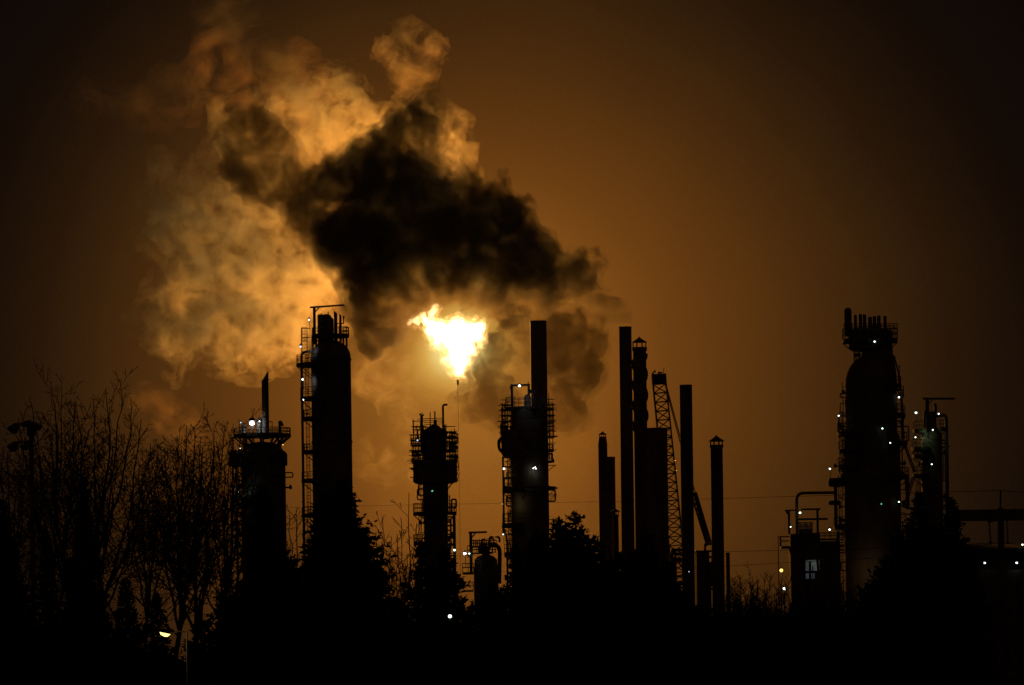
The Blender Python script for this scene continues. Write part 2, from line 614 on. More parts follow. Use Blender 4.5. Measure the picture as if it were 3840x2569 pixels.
# ------------------------------------------------------------------ slim scaffolded column
t = Tower('scaffolded_column', 'slim column wrapped in scaffolding, gooseneck vent on top and a green lamp halfway down', 'column', 1632, 1850, 910)
s = t.s
r = 44 * s
MB().lathe([(r, 0), (r, t.z(1625)), (r * .9, t.z(1612)), (r * .55, t.z(1604)), (r * .4, t.z(1596)), (.15, t.z(1592))], 32).build('shell', M['vessel'], t.o, True)
MB().tube([(t.x(1632, 1580), 0, t.z(1610)), (t.x(1632, 1580), 0, t.z(1575))], .3, 8).tube([(t.x(1632, 1560), 0, t.z(1580)), (t.x(1632, 1550), 0, t.z(1543))], .07, 5).build('nozzle', M['pipe'], t.o)
MB().tube([(t.x(1582, 1600), -.8, t.z(1700)), (t.x(1582, 1600), -.8, t.z(1556))], 5 * s, 8).tube([(t.x(1578, 1555), -.8, t.z(1556)), (t.x(1574, 1553), -.8, t.z(1552))], .22, 6).tube([(t.x(1583, 1545), -.8, t.z(1556)), (t.x(1583, 1545), -.8, t.z(1546))], .08, 5).tube([(t.x(1582, 1556), -.8, t.z(1558)), (t.x(1591, 1556), -.8, t.z(1556))], .14, 6).build('pole', M['steel'], t.o)
pipe(t, [(t.x(1663, 1650), -.7, t.z(1720)), (t.x(1663, 1650), -.7, t.z(1519)), (t.x(1678, 1519), -.7, t.z(1519))], 4.2 * s, 'gooseneck_vent', .5)
mb = MB()
for zz, xa, xb in ((1572, 1568, 1662), (1579, 1590, 1660), (1586, 1590, 1668), (1594, 1590, 1664)):
    mb.tube([(t.x(xa, zz), -1.2, t.z(zz)), (t.x(xb, zz), -1.2, t.z(zz - 3))], .07, 5)
for px, top, bot in ((1614, 1546, 1680), (1631, 1543, 1600), (1597, 1600, 1690), (1604, 1604, 1690), (1668, 1594, 1700), (1673, 1592, 1700)):
    mb.tube([(t.x(px, 1600), -1.2, t.z(bot)), (t.x(px, 1600), -1.2, t.z(top))], .09, 5)
for zz, xa, xb in ((1604, 1588, 1614), (1616, 1588, 1618), (1628, 1588, 1612), (1600, 1655, 1675), (1640, 1655, 1676)):
    mb.tube([(t.x(xa, zz), -1.2, t.z(zz)), (t.x(xb, zz), -1.2, t.z(zz))], .09, 5)
mb.build('handrail_frame', M['steel'], t.o)
platform(t, (0, 0), t.z(1636), .5, r + .25, 0, 360, 18 * s, .3, bracket=False)
scaffold(t, t.x(1545, 1690), t.x(1585, 1690), -1.3, 1.3, t.z(1728), t.z(1650), 3, 4, 11)
scaffold(t, t.x(1678, 1690), t.x(1708, 1690), -1.3, 1.3, t.z(1730), t.z(1640), 3, 5, 12)
MB().box((t.x(1690, 1668), 0, t.z(1668)), (14 * s, 1.4, 22 * s)).build('junction_box', M['steel'], t.o)
# sheeted wide drum
xl, xr = t.x(1548, 1780), t.x(1712, 1780)
cx = (xl + xr) / 2
mb = MB()
mb.lathe([(70 * s, t.z(1814)), (82 * s, t.z(1806)), (80 * s, t.z(1770)), (81 * s, t.z(1735)), (60 * s, t.z(1728))], 18, (cx, 0))
mb.build('sheeted_enclosure', M['sheet'], t.o)
scaffold(t, t.x(1552, 1740), t.x(1590, 1740), -1.8, 1.5, t.z(1752), t.z(1722), 3, 2, 13)
scaffold(t, t.x(1690, 1760), t.x(1712, 1760), -1.8, 1.5, t.z(1800), t.z(1725), 2, 3, 14)
MB().tube([(t.x(1706, 1800), -.6, t.z(1800)), (t.x(1680, 1832), -.6, t.z(1834))], .1, 5).build('brace', M['steel'], t.o)
for deck, rail, ro, a0, a1 in ((1924, 36, 84, 120, 250), (1924, 34, 80, -70, 60), (2036, 32, 84, 120, 250), (2140, 30, 80, 120, 250)):
    platform(t, (0, 0), t.z(deck), r, ro * s, a0, a1, rail * s, .4 if ro > 80 else .3)
MB().tube(round_path([(t.x(1690, 1900), -1, t.z(1905)), (t.x(1711, 1900), -1, t.z(1905)), (t.x(1711, 1900), -1, t.z(1874)), (t.x(1694, 1900), -1, t.z(1874)), (t.x(1694, 1900), -1, t.z(1925))], .3), .16, 8).build('bypass_pipe', M['pipe'], t.o, True)
pipe(t, [(t.x(1676, 1870), -.5, t.z(1925)), (t.x(1676, 1870), -.5, t.z(1814))], .28)
pipe(t, [(t.x(1704, 2000), -.5, 0), (t.x(1704, 2000), -.5, t.z(1920))], .28, 'riser_pipe')
pipe(t, [(t.x(1676, 2000), -.8, 0), (t.x(1676, 2000), -.8, t.z(1924))], .22, 'riser_pipe')
for y_ in (2005, 2018, 2043):
    MB().tube([(t.x(1676, y_), -.6, t.z(y_)), (t.x(1704, y_), -.6, t.z(y_))], .14 if y_ < 2040 else .25, 6).build('pipe_bracket', M['steel'], t.o)
MB().sphere((t.x(1696, 2001), -.6, t.z(2001)), .3).build('valve', M['pipe'], t.o, True)
ladder(t, t.x(1577, 2000), -1.4, 0, t.z(1925), .5)
ladder(t, t.x(1583, 1850), -1.2, t.z(1925), t.z(1815), .4, False)
lamp(t, 1621, 1841, -3.2, .27, 'dimgreen')
MB().lathe([(.34, t.z(1842)), (.1, t.z(1836))], 8, (t.x(1621, 1841), -3.0)).build('lamp_shade', M['steel'], t.o)
lamp(t, 1565, 1651, -1.6, .2, 'blue')
lamp(t, 1704, 2063, -1.4, .24, 'green')

TC = t
# ------------------------------------------------------------------ low vessel skid between the columns
t = Tower('pipe_skid', 'low vessel with arched pipe, davit and railings standing between the two scaffolded columns', 'process unit', 1825, 2100, 880)
s = t.s
MB().lathe([(46 * s, 0), (46 * s, t.z(2130)), (44 * s, t.z(2126)), (42 * s, t.z(2098)), (30 * s, t.z(2086)), (10 * s, t.z(2080))], 32, (t.x(1822, 2100), 0)).build('shell', M['vessel'], t.o, True)
pipe(t, [(t.x(1800, 2060), -1.6, t.z(2075)), (t.x(1800, 2060), -1.6, t.z(2044)), (t.x(1875, 2044), -1.6, t.z(2040)), (t.x(1872, 2150), -1.6, t.z(2190))], 8 * s, 'arched_pipe', 2.4)
MB().lathe([(15 * s, t.z(2100)), (15 * s, t.z(2056)), (9 * s, t.z(2048)), (1 * s, t.z(2045))], 20, (t.x(1822, 2060), .8)).build('drum', M['vessel'], t.o, True)
davit(t, (t.x(1766, 2060), t.z(2150), t.z(1996)), (t.x(1757, 1997), t.z(1997), t.x(1826, 1996), t.z(1996)), -1.2, .17, .26)
for z_, xa, xb in ((2072, 1768, 1848), (2048, 1770, 1862)):
    boxdeck(t, t.x(xa, z_), t.x(xb, z_), -1.6, 2.5, t.z(z_), 22 * s, .2, .8)
mb = MB()
for i in range(9):
    x_ = t.x(1776 + i * 7, 2030)
    mb.tube([(x_, .5, t.z(2048)), (x_, .5, t.z(2022 + (i % 3) * 2))], .11, 6)
mb.build('valve_row', M['pipe'], t.o)
pipe(t, [(t.x(1806, 2030), -.5, t.z(2050)), (t.x(1806, 2030), -.5, t.z(2022)), (t.x(1852, 2022), -.5, t.z(2020)), (t.x(1852, 2045), -.5, t.z(2050))], .13, 'pipe', .3)
pipe(t, [(t.x(1836, 2020), .2, t.z(2060)), (t.x(1836, 2020), .2, t.z(2014)), (t.x(1873, 2014), .2, t.z(2014)), (t.x(1873, 2030), .2, t.z(2034))], .2, 'pipe', .4)
boxdeck(t, t.x(1735, 2146), t.x(1776, 2146), -1.5, 1.5, t.z(2146), 34 * s, .35, .9)
boxdeck(t, t.x(1740, 2212), t.x(1775, 2212), -1.5, 1.5, t.z(2212), 30 * s, .3, .9)
boxdeck(t, t.x(1753, 2082), t.x(1772, 2082), -1.5, 1.5, t.z(2082), 36 * s, .3, .9)
mb = MB()
for i in range(4):
    for k in range(3):
        x_ = t.x(1824 + i * 11, 2060)
        mb.tube([(x_, -1.9, t.z(2074)), (x_, -1.9, t.z(2048))], .09, 5)
        mb.tube([(t.x(1820, 2060), -1.9, t.z(2052 + k * 10)), (t.x(1862, 2060), -1.9, t.z(2052 + k * 10))], .09, 5)
mb.build('handrail_frame', M['steel'], t.o)
lamp(t, 1743, 2076, -2, .28, 'white', 2130)
lamp(t, 1760, 2076, -2, .16, 'green')

# ------------------------------------------------------------------ wide scaffolded column
t = Tower('scaffolded_column', 'broad column with scaffolding on both shoulders and a lit frame on top, standing by the pale stack', 'column', 1987, 1850, 930)
s = t.s
r = 71 * s
MB().lathe([(r, 0), (r, t.z(1700)), (r * .98, t.z(1696)), (r * .98, t.z(1600)), (r * .8, t.z(1575))], 40).build('shell', M['vessel'], t.o, True)
MB().lathe([(46 * s, t.z(1600)), (46 * s, t.z(1532)), (40 * s, t.z(1524))], 28, (t.x(1964, 1560), 0)).build('upper_shell', M['vessel'], t.o, True)
MB().lathe([(80 * s, t.z(1716)), (88 * s, t.z(1700)), (88 * s, t.z(1640)), (80 * s, t.z(1612))], 24, (t.x(1968, 1660), 0)).build('sheeted_enclosure', M['sheet'], t.o)
mb = MB()
for px in (1920, 1983):
    mb.tube([(t.x(px, 1480), -.6, t.z(1530)), (t.x(px, 1480), -.6, t.z(1444))], .26, 6)
mb.tube([(t.x(1914, 1445), -.6, t.z(1445)), (t.x(1987, 1444), -.6, t.z(1444))], .2, 6)
mb.tube([(t.x(1914, 1448), -.6, t.z(1448)), (t.x(1922, 1470), -.6, t.z(1472))], .2, 6)
mb.tube([(t.x(1981, 1444), -.6, t.z(1444)), (t.x(1981, 1432), -.6, t.z(1432))], .08, 5)
mb.build('lifting_frame', M['steel'], t.o)
MB().lathe([(13 * s, t.z(1530)), (13 * s, t.z(1492))] + dome(13 * s, t.z(1492), 12 * s, 5), 20, (t.x(1978, 1500), -1.4)).build('drum', M['pipe'], t.o, True)
MB().tube([(t.x(2002, 1500), -.4, t.z(1600)), (t.x(2002, 1500), -.4, t.z(1460))], .3, 6).box((t.x(1998, 1466), -.4, t.z(1468)), (22 * s, .6, 14 * s)).build('pole', M['steel'], t.o)
boxdeck(t, t.x(1896, 1526), t.x(1930, 1526), -1.5, 1.5, t.z(1526), 36 * s, .35, 1.0)
boxdeck(t, t.x(1925, 1526), t.x(2008, 1526), -2.2, 2.2, t.z(1528), 34 * s, .3, .9)
scaffold(t, t.x(1882, 1580), t.x(1916, 1580), -1.6, 1.6, t.z(1620), t.z(1536), 3, 4, 21)
scaffold(t, t.x(2012, 1580), t.x(2072, 1580), -1.8, 1.8, t.z(1690), t.z(1532), 5, 6, 22)
rnd = random.Random(5)
for px in (2036, 2043, 2050, 2059, 2034):
    MB().tube([(t.x(px, 1540), -1 + rnd.uniform(-.5, .5), t.z(1610)), (t.x(px, 1540), -1, t.z(1462 + rnd.uniform(0, 30)))], .08, 5).build('scaffold_pole', M['steel'], t.o)
platform(t, (0, 0), t.z(1690), r, 92 * s, -65, 50, 20 * s)
pipe(t, [(t.x(1890, 1700), -1.2, t.z(1700)), (t.x(1872, 1690), -1.2, t.z(1685)), (t.x(1870, 1660), -1.2, t.z(1650)), (t.x(1886, 1645), -1.2, t.z(1643))], .3, 'hose', .8)
pipe(t, [(t.x(1888, 1850), -.8, t.z(1970)), (t.x(1888, 1850), -.8, t.z(1712))], .2, 'riser_pipe')
for y_ in (1750, 1792):
    MB().tube([(t.x(1888, y_), -.8, t.z(y_)), (t.x(1920, y_), -.8, t.z(y_))], .16, 6).build('pipe_bracket', M['steel'], t.o)
for deck, rail, ro in ((1836, 42, 104), (1966, 40, 106), (2074, 34, 100)):
    platform(t, (0, 0), t.z(deck), r, ro * s, 125, 252, rail * s, .6)
MB().lathe([(r, t.z(1842)), (99 * s, t.z(1834)), (99 * s, t.z(1826)), (r, t.z(1822))], 32).build('stiffener_ring', M['vessel'], t.o, True)
pipe(t, [(t.x(1884, 2000), -1.2, t.z(1970)), (t.x(1896, 2000), -1.2, t.z(2000)), (t.x(1902, 2040), -1.2, t.z(2030)), (t.x(1902, 2070), -1.2, t.z(2200))], .2, 'drain_pipe')
ladder(t, t.x(1910, 1900), -1.6, t.z(2080), t.z(1710), .45)
lamp(t, 1948, 1447, -1.6, .26, 'white')
lamp(t, 1890, 1758, -1.6, .24, 'white')
lamp(t, 1887, 2004, -1.6, .16, 'white', 2040)
lamp(t, 1884, 1890, -1.4, .1, 'amber2', 1940)
for px, py in ((2000, 1756), (2007, 1752), (2010, 1758)):
    lamp(t, px, py, -4.6, .12, 'white')
lamp(t, 1936, 2090, -4.2, .15, 'amber')
p = P(2004, 1764, t.D - 4.3)
for px, py, e, c in ((2002, 1762, 60, (.9, 1, .8)), (1934, 1886, 110, (1, .8, .35)), (1980, 1484, 200, (.7, .8, 1))):
    p = P(px, py, t.D - 4.6)
    l = bpy.data.lights.new('lamp_light', 'POINT')
    l.energy = e * .22
    l.color = c
    l.shadow_soft_size = .2
    lo = bpy.data.objects.new('lamp_light', l)
    col.objects.link(lo)
    lo.parent = t.o
    lo.location = (p.x - t.X, -4.4, p.z)


TE = t


# ------------------------------------------------------------------ stacks
def stack(label, px0, px1, top, D, mat='stack', bands=True, taper=1.0, ref=1700, name='chimney_stack', y0=0.0):
    t = Tower(name, label, 'stack', (px0 + px1) / 2, ref, D, 'stacks of the refinery')
    r = (px1 - px0) / 2 * t.s
    zt = t.z(top)
    MB().lathe([(r * taper, 0), (r * taper, .5), (r, zt - .35), (r * 1.02, zt - .3), (r * 1.02, zt), (r * .86, zt), (r * .86, zt - 1.5)], 36).build('shaft', M[mat], t.o, True)
    if bands:
        z = zt - 3
        while z > 4:
            q = r * (1 + (taper - 1) * (1 - z / zt)) + .05
            MB().lathe([(q, z - .12), (q, z + .12)], 36).build('stiffener_ring', M[mat], t.o, True)
            z -= 7.5
    return t, r


def capped(label, px0, px1, tip, eave, posttop, collar, shoulder, D, capw, ref=1800, strakes=False, neck=None):
    """stack with a conical rain cap on posts"""
    t = Tower('capped_stack', label, 'stack', (px0 + px1) / 2, ref, D, 'stacks of the refinery')
    s = t.s
    r = (px1 - px0) / 2 * s
    zc0, zc1 = t.z(shoulder), t.z(collar)
    if neck:
        nr = neck[0] * s
        prof = [(r * 1.03, 0), (r, t.z(neck[2])), (r * 1.06, t.z(neck[2])), (nr * 1.1, t.z(neck[1])), (nr, zc0), (nr, zc1)]
        cr = nr
    else:
        prof = [(r * 1.03, 0), (r, zc0)]
        cr = r * 1.06
    MB().lathe(prof, 32).build('shaft', M['stack'], t.o, True)
    MB().lathe([(cr * 1.02, zc0), (cr * 1.06, zc0 + .1), (cr * 1.06, zc1), (cr * .9, zc1)], 32).build('collar', M['stack'], t.o, True)
    ze = t.z(eave)
    k = 8
    for i in range(k):
        w = 2 * PI * (i + .5) / k
        mb = MB().tube([(cr * .97 * math.cos(w), cr * .97 * math.sin(w), zc1 - .1), (cr * .97 * math.cos(w), cr * .97 * math.sin(w), ze)], .1 if r > .9 else .07, 5)
        mb.build('cap_post', M['steel'], t.o)
    rc = capw * s
    zt = t.z(tip)
    MB().lathe([(rc, ze - .12), (rc, ze), (rc * .5, ze + (zt - ze) * .42), (rc * .12, ze + (zt - ze) * .8), (.07, zt)], 24).build('rain_cap', M['stack'], t.o, True)
    if strakes:
        mb = MB()
        n = 260
        for ph in range(3):
            i0 = len(mb.v)
            zz1, zz0 = zc0 - .6, t.z(1640)
            for i in range(n + 1):
                q = i / n
                z = zz1 + (zz0 - zz1) * q
                w = 2 * PI * (q * 1.35 + ph / 3)
                for rr, dz in ((r * .98, -.14), (r + .3, -.06), (r + .3, .06), (r * .98, .14)):
                    mb.v.append((rr * math.cos(w), rr * math.sin(w), z + dz))
            for i in range(n):
                a = i0 + 4 * i
                for j in range(4):
                    j2 = (j + 1) % 4
                    mb.f.append((a + j, a + j2, a + 4 + j2, a + 4 + j))
        mb.build('helical_strake', M['stack'], t.o)
    return t


stack('pale concrete stack rising behind the broad scaffolded column, smoke passing behind it', 1990, 2052, 1203, 1062, 'concrete', True, 1.0, 1400)
stack('tallest plain steel stack, smoke trailing from beside its flat top', 2326, 2373, 1225, 985, 'stack', False, 1.06, 1600)
capped('dark capped stack with spiral fins, pressed against the tallest plain stack', 2377, 2427, 1262, 1282, 1283, 1302, 1316, 950, 28, 1600, True)
stack('thick short stack with flat top in front of the lattice crane boom', 2428, 2505, 1605, 965, 'stack', False, 1.0, 1800)
stack('plain flat-topped stack standing alone beside the crane pendant lines', 2553, 2600, 1443, 940, 'stack', False, 1.04, 1800)
capped('capped stack with conical roof standing farthest from the flare, by the low building', 2667, 2713, 1631, 1653, 1654, 1668, 1679, 920, 30, 1900)
capped('small bullet-shouldered capped stack with a tiny lantern roof', 2245, 2279, 1617, 1628, 1629, 1637, 1644, 960, 15, 1800, False, (13, 1645, 1671))
stack('short flat-topped stack half hidden behind the bullet-shouldered capped stack', 2272, 2309, 1713, 990, 'stack', False, 1.0, 1900)
MB().box((0, 0, 0), (.6, .6, .6)).build('tmp', M['steel']) if False else None
capped('lowest capped stack with small pitched roof tucked against the short flat stack', 2298, 2320, 1906, 1917, 1918, 1930, 1940, 930, 17, 1980)
stack('stubby thin stack close behind the shaft of the lone capped stack', 2722, 2737, 2072, 1000, 'stack', False, 1.0, 2100)

side_piping(TC, 44 * TC.s, TC.z(2150), TC.z(1830), 34, 3, 1.5)
side_piping(TC, 60 * TC.s, TC.z(1820), TC.z(1640), 26, 4, 1.6)
scaffold(TC, TC.x(1552, 1690), TC.x(1590, 1690), -2.2, -.9, TC.z(1790), TC.z(1600), 3, 6, 41)
scaffold(TC, TC.x(1672, 1690), TC.x(1706, 1690), -2.2, -.9, TC.z(1735), TC.z(1622), 3, 5, 42)
side_piping(TE, 71 * TE.s, TE.z(2150), TE.z(1720), 40, 5, 1.7)
side_piping(TE, 84 * TE.s, TE.z(1690), TE.z(1600), 22, 6, 1.3, (-1,))
scaffold(TE, TE.x(1886, 1600), TE.x(1922, 1600), -2.4, -1.0, TE.z(1640), TE.z(1520), 4, 6, 43)
scaffold(TE, TE.x(2030, 1600), TE.x(2076, 1600), -2.4, -1.0, TE.z(1640), TE.z(1520), 5, 6, 44)

# flare stack
t = Tower('flare_stack', 'thin flare stack with the burning gas flame at its tip', 'flare stack', 1722, 1800, 1110)
s = t.s
MB().lathe([(.08, 0), (.05, t.z(1480)), (.05, t.z(1436))], 12).build('riser', M['steel'], t.o, True)
MB().lathe([(.1, t.z(1445)), (.22, t.z(1440)), (.26, t.z(1424)), (.2, t.z(1424))], 16).build('flare_tip', M['steel'], t.o, True)
MB().arcdeck((0, 0), t.z(1472), .05, .3, 0, 360, .06).build('platform', M['steel'], t.o)
flare_o = t.o
flare_t = t

# ------------------------------------------------------------------ lattice crane
t = Tower('lattice_crane', 'lattice boom crane leaning up behind the thick short stack', 'crane', 2600, 2300, 1010)
s = t.s


def lattice(mb, a, b, wa, wb, n, r, yd=1.2):
    """square lattice boom between local points a and b"""
    a, b = Vector(a), Vector(b)
    d = (b - a).normalized()
    side = Vector((d.z, 0, -d.x))
    dep = Vector((0, 1, 0))
    rings = []
    for i in range(n + 1):
        q = i / n
        c = a.lerp(b, q)
        w = wa + (wb - wa) * q
        rings.append([c + side * w * sx + dep * yd * sy for sx, sy in ((-1, -1), (1, -1), (1, 1), (-1, 1))])
    for j in range(4):
        mb.tube([x[j] for x in rings], r * 1.6, 5)
    for i in range(n):
        for j in range(4):
            j2 = (j + 1) % 4
            p, q = (j, j2) if i % 2 else (j2, j)
            mb.tube([rings[i][p], rings[i + 1][q]], r, 4)
        for j in range(4):
            mb.tube([rings[i][j], rings[i][(j + 1) % 4]], r * .8, 4)


def lp(px, py, y=0):
    p = P(px, py, t.D)
    return (p.x - t.X, y, p.z)


mb = MB()
lattice(mb, lp(2548, 2180), lp(2473, 1440), 27 * s, 24 * s, 22, .11, 1.1)
mb.build('boom', M['steel'], t.o)
mb = MB()
lattice(mb, lp(2473, 1440), lp(2470, 1404), 24 * s, 24 * s, 3, .12, 1.1)
mb.box(lp(2471, 1421), (49 * s, 2.0, 36 * s))
mb.tube([lp(2447, 1412, -.5), lp(2447, 1402, -.5), lp(2455, 1388, -.5), lp(2456, 1398, -.5)], .22, 6)
mb.tube([lp(2488, 1402, .5), lp(2490, 1378, .5)], .08, 5)
mb.tube([lp(2470, 1402, .2), lp(2473, 1396, .2), lp(2484, 1399, .2)], .3, 6)
mb.build('boom_head', M['steel'], t.o)
mb = MB()
for dx in (0, 4):
    MB().tube([lp(2494 + dx, 1440, .8), lp(2650 + dx * 2, 2036, .8)], .11, 5).build('pendant_rope', M['cable'], t.o)
mb = MB()
lattice(mb, lp(2601, 1850), lp(2660, 2045), 10 * s, 9 * s, 10, .1, .8)
mb.box(((lp(2601, 1850)[0] + lp(2660, 2045)[0]) / 2, 0, (lp(2601, 1850)[2] + lp(2660, 2045)[2]) / 2), (.1, .1, .1))
mb.tube([lp(2604, 1850), lp(2658, 2040)], .3, 6)
mb.build('gantry_mast', M['steel'], t.o)
mb = MB()
x0, x1 = lp(2642, 2100)[0], lp(2690, 2100)[0]
for zz in (2042, 2068, 2090, 2112, 2140, 2170, 2210):
    mb.tube([(x0, -1, t.z(zz)), (x1, -1, t.z(zz))], .2, 6)
for px in (2645, 2668, 2690):
    mb.tube([lp(px, 2200, -1), lp(px + (4 if px > 2650 else -2), 2040, -1)], .25, 6)
mb.tube([lp(2645, 2170, -1), lp(2690, 2140, -1)], .16, 6)
mb.tube([lp(2645, 2140, -1), lp(2690, 2110, -1)], .16, 6)
mb.build('gantry_frame', M['steel'], t.o)
MB().box((lp(2600, 2300)[0], 0, 3.6), (16, 5, 3.4)).build('machine_house', M['wallm'], t.o)
for y_ in (-1.2, 3.4):
    MB().box((lp(2560, 2300)[0], y_, 1.0), (20, 1.2, 1.8)).build('crawler_track', M['steel'], t.o)
for px, py in ((2532, 1727), (2537, 1764), (2529, 2146)):
    lamp(t, px, py, -1.6, .13, 'amber2')

# low building and equipment by the crane foot
t = Tower('pump_house', 'low flat-roofed block between the lone plain stack and the capped stack', 'building', 2635, 2200, 930)
s = t.s
h = t.z(2070)
MB().box((0, 0, h / 2), (48 * s, 6, h)).build('wall', M['wallm'], t.o)
MB().box((0, 0, h + .1), (52 * s, 6.5, .25)).build('roof', M['steel'], t.o)
MB().box((t.x(2650, 2200) + .5, -3.2, h * .55), (10 * s, .35, h * .7)).build('cable_tray', M['steel'], t.o)
lamp(t, 2584, 2144, -4, .15, 'blue')
lamp(t, 2450, 2181, -60, .17, 'blue', 2260)

# ------------------------------------------------------------------ process frame below the scaffold stacks / steel frame at crane base
t = Tower('pipe_rack', 'open steel pipe rack at the foot of the crane boom', 'pipe rack', 2540, 2150, 950)
s = t.s
mb = MB()
for px in (2522, 2534, 2562):
    for y_ in (-2, 2):
        mb.tube([(t.x(px, 2150), y_, 0), (t.x(px, 2150), y_, t.z(2060))], .16, 6)
for zz in (2062, 2078, 2100, 2160):
    for y_ in (-2, 2):
        mb.tube([(t.x(2518, zz), y_, t.z(zz)), (t.x(2568, zz), y_, t.z(zz))], .22 if zz < 2090 else .14, 6)
mb.tube([(t.x(2540, 2100), -2, t.z(2104)), (t.x(2564, 2140), -2, t.z(2140))], .16, 6)
mb.build('frame', M['steel'], t.o)
boxdeck(t, t.x(2518, 2090), t.x(2568, 2090), -2.2, 2.2, t.z(2092), 26 * s, .5, .9)
pipe(t, [(t.x(2526, 2200), -2.6, 0), (t.x(2526, 2200), -2.6, t.z(2105)), (t.x(2560, 2105), -2.6, t.z(2105))], .25)

# ------------------------------------------------------------------ big column on the right side
t = Tower('reactor_column', 'massive dark column with offset neck and a row of vent pipes on its head platform', 'column', 3265, 1500, 900)
s = t.s
r = 98 * s
rl = 108 * s
MB().lathe([(rl, 0), (rl, t.z(1650)), (r, t.z(1618)), (r, t.z(1440))] + dome(r, t.z(1440), 110 * s, 12), 56).build('shell', M['vessel'], t.o, True)
xn = t.x(3289, 1330)
MB().lathe([(74 * s, t.z(1440)), (70 * s, t.z(1385)), (60 * s, t.z(1325)), (58 * s, t.z(1290)), (58 * s, t.z(1262))], 36, (xn, 0)).build('neck', M['vessel'], t.o, True)
xh = t.x(3262, 1280)
MB().lathe([(66 * s, t.z(1316)), (80 * s, t.z(1306)), (84 * s, t.z(1284)), (84 * s, t.z(1242)), (70 * s, t.z(1236))], 40, (xh, 0)).build('head_drum', M['vessel'], t.o, True)
platform(t, (xh, 0), t.z(1276), 70 * s, 104 * s, 0, 360, 44 * s, .5)
mb = MB()
for zz in (1216, 1224, 1234):
    mb.tube([(t.x(3160, zz), -2.0, t.z(zz)), (t.x(3362, zz), -2.0, t.z(zz + 2))], .08, 5)
for i in range(14):
    px = 3162 + i * 15.4
    mb.tube([(t.x(px, 1240), -2.0, t.z(1276)), (t.x(px, 1240), -2.0, t.z(1216))], .06, 5)
mb.build('handrail_frame', M['steel'], t.o)
for i, (px, top, w) in enumerate(((3206, 1181, 7), (3224, 1179, 8), (3240, 1180, 8.5), (3260, 1190, 9), (3277, 1187, 8.5), (3293, 1186, 8), (3317, 1187, 7.5))):
    x_ = t.x(px, 1210)
    y_ = -1.2 - .5 * (i % 2)
    MB().lathe([(w * s * 1.25, t.z(1252)), (w * s * 1.25, t.z(1236)), (w * s * .85, t.z(1228)), (w * s * .85, t.z(top + 8)), (w * s * .95, t.z(top + 7)), (w * s * .6, t.z(top)), (w * s * .2, t.z(top))], 12, (x_, y_)).build('vent_pipe', M['pipe'], t.o, True)
MB().lathe([(14 * s, t.z(1260)), (14 * s, t.z(1161)), (9 * s, t.z(1158)), (8 * s, t.z(1154))], 18, (t.x(3179, 1200), -.6)).build('vent_stack', M['stack'], t.o, True)
mb = MB()
for px in (3201, 3208, 3216, 3222):
    mb.tube([(t.x(px, 1330), -1.3, t.z(1312)), (t.x(px, 1330), -1.3, t.z(1358))], .13, 6)
mb.tube([(t.x(3200, 1330), -1.3, t.z(1334)), (t.x(3226, 1330), -1.3, t.z(1330))], .3, 6)
mb.build('support_leg', M['steel'], t.o)
for deck, rail, ro, a0, a1 in ((1446, 32, 116, -60, 48), (1556, 32, 130, -60, 55), (1660, 36, 136, -60, 55), (1786, 30, 140, -62, 60), (1622, 40, 127, 125, 240), (1688, 34, 124, 130, 235), (1748, 32, 128, 128, 240), (1970, 32, 145, 130, 240)):
    ri = r if deck < 1640 else rl
    platform(t, (0, 0), t.z(deck), ri * .98, ro * s, a0, a1, rail * s, .55 if ro > 125 else .35)
MB().lathe([(rl, t.z(1805)), (124 * s, t.z(1796)), (124 * s, t.z(1778)), (118 * s, t.z(1770)), (rl, t.z(1764))], 48).build('stiffener_ring', M['vessel'], t.o, True)
MB().lathe([(24 * s, t.z(1824)), (30 * s, t.z(1816)), (30 * s, t.z(1800)), (28 * s, t.z(1792))], 20, (t.x(3134, 1808), -1.0)).build('platform', M['steel'], t.o, True)
MB().lathe([(20 * s, t.z(1892)), (24 * s, t.z(1888)), (24 * s, t.z(1880)), (18 * s, t.z(1876))], 20, (t.x(3128, 1884), -1.0)).build('platform', M['steel'], t.o, True)
MB().tube([(t.x(3132, 1850), -1, t.z(1975)), (t.x(3132, 1850), -1, t.z(1792))], 7 * s, 10).build('riser_pipe', M['pipe'], t.o, True)
ladder(t, t.x(3150, 1950), -2.2, 0, t.z(1780), .6)
ladder(t, t.x(3152, 1600), -1.6, t.z(1760), t.z(1545), .6)
MB().tube([(t.x(3141, 1580), -1.4, t.z(1622)), (t.x(3141, 1580), -1.4, t.z(1556)), (t.x(3166, 1560), -1.4, t.z(1556))], .09, 5).tube([(t.x(3158, 1560), -1.4, t.z(1620)), (t.x(3158, 1560), -1.4, t.z(1542))], .1, 5).tube([(t.x(3141, 1580), -1.4, t.z(1596)), (t.x(3166, 1560), -1.4, t.z(1596))], .09, 5).build('guard_frame', M['steel'], t.o)
pipe(t, [(t.x(3352, 1340), -.4, t.z(1335)), (t.x(3371, 1430), -.8, t.z(1410)), (t.x(3384, 1520), -1, t.z(1535)), (t.x(3385, 1600), -1, t.z(1650))], .16, 'riser_pipe', 1)
pipe(t, [(t.x(3361, 1450), -1, t.z(1450)), (t.x(3378, 1500), -1, t.z(1500)), (t.x(3380, 1600), -1, t.z(1790))], .12, 'riser_pipe', 1)
pipe(t, [(t.x(3398, 1790), -.5, t.z(1790)), (t.x(3404, 1850), -.5, t.z(1900)), (t.x(3392, 1890), -.5, t.z(1900)), (t.x(3385, 1880), -.5, t.z(1880))], 7 * s, 'downcomer_pipe', 1)
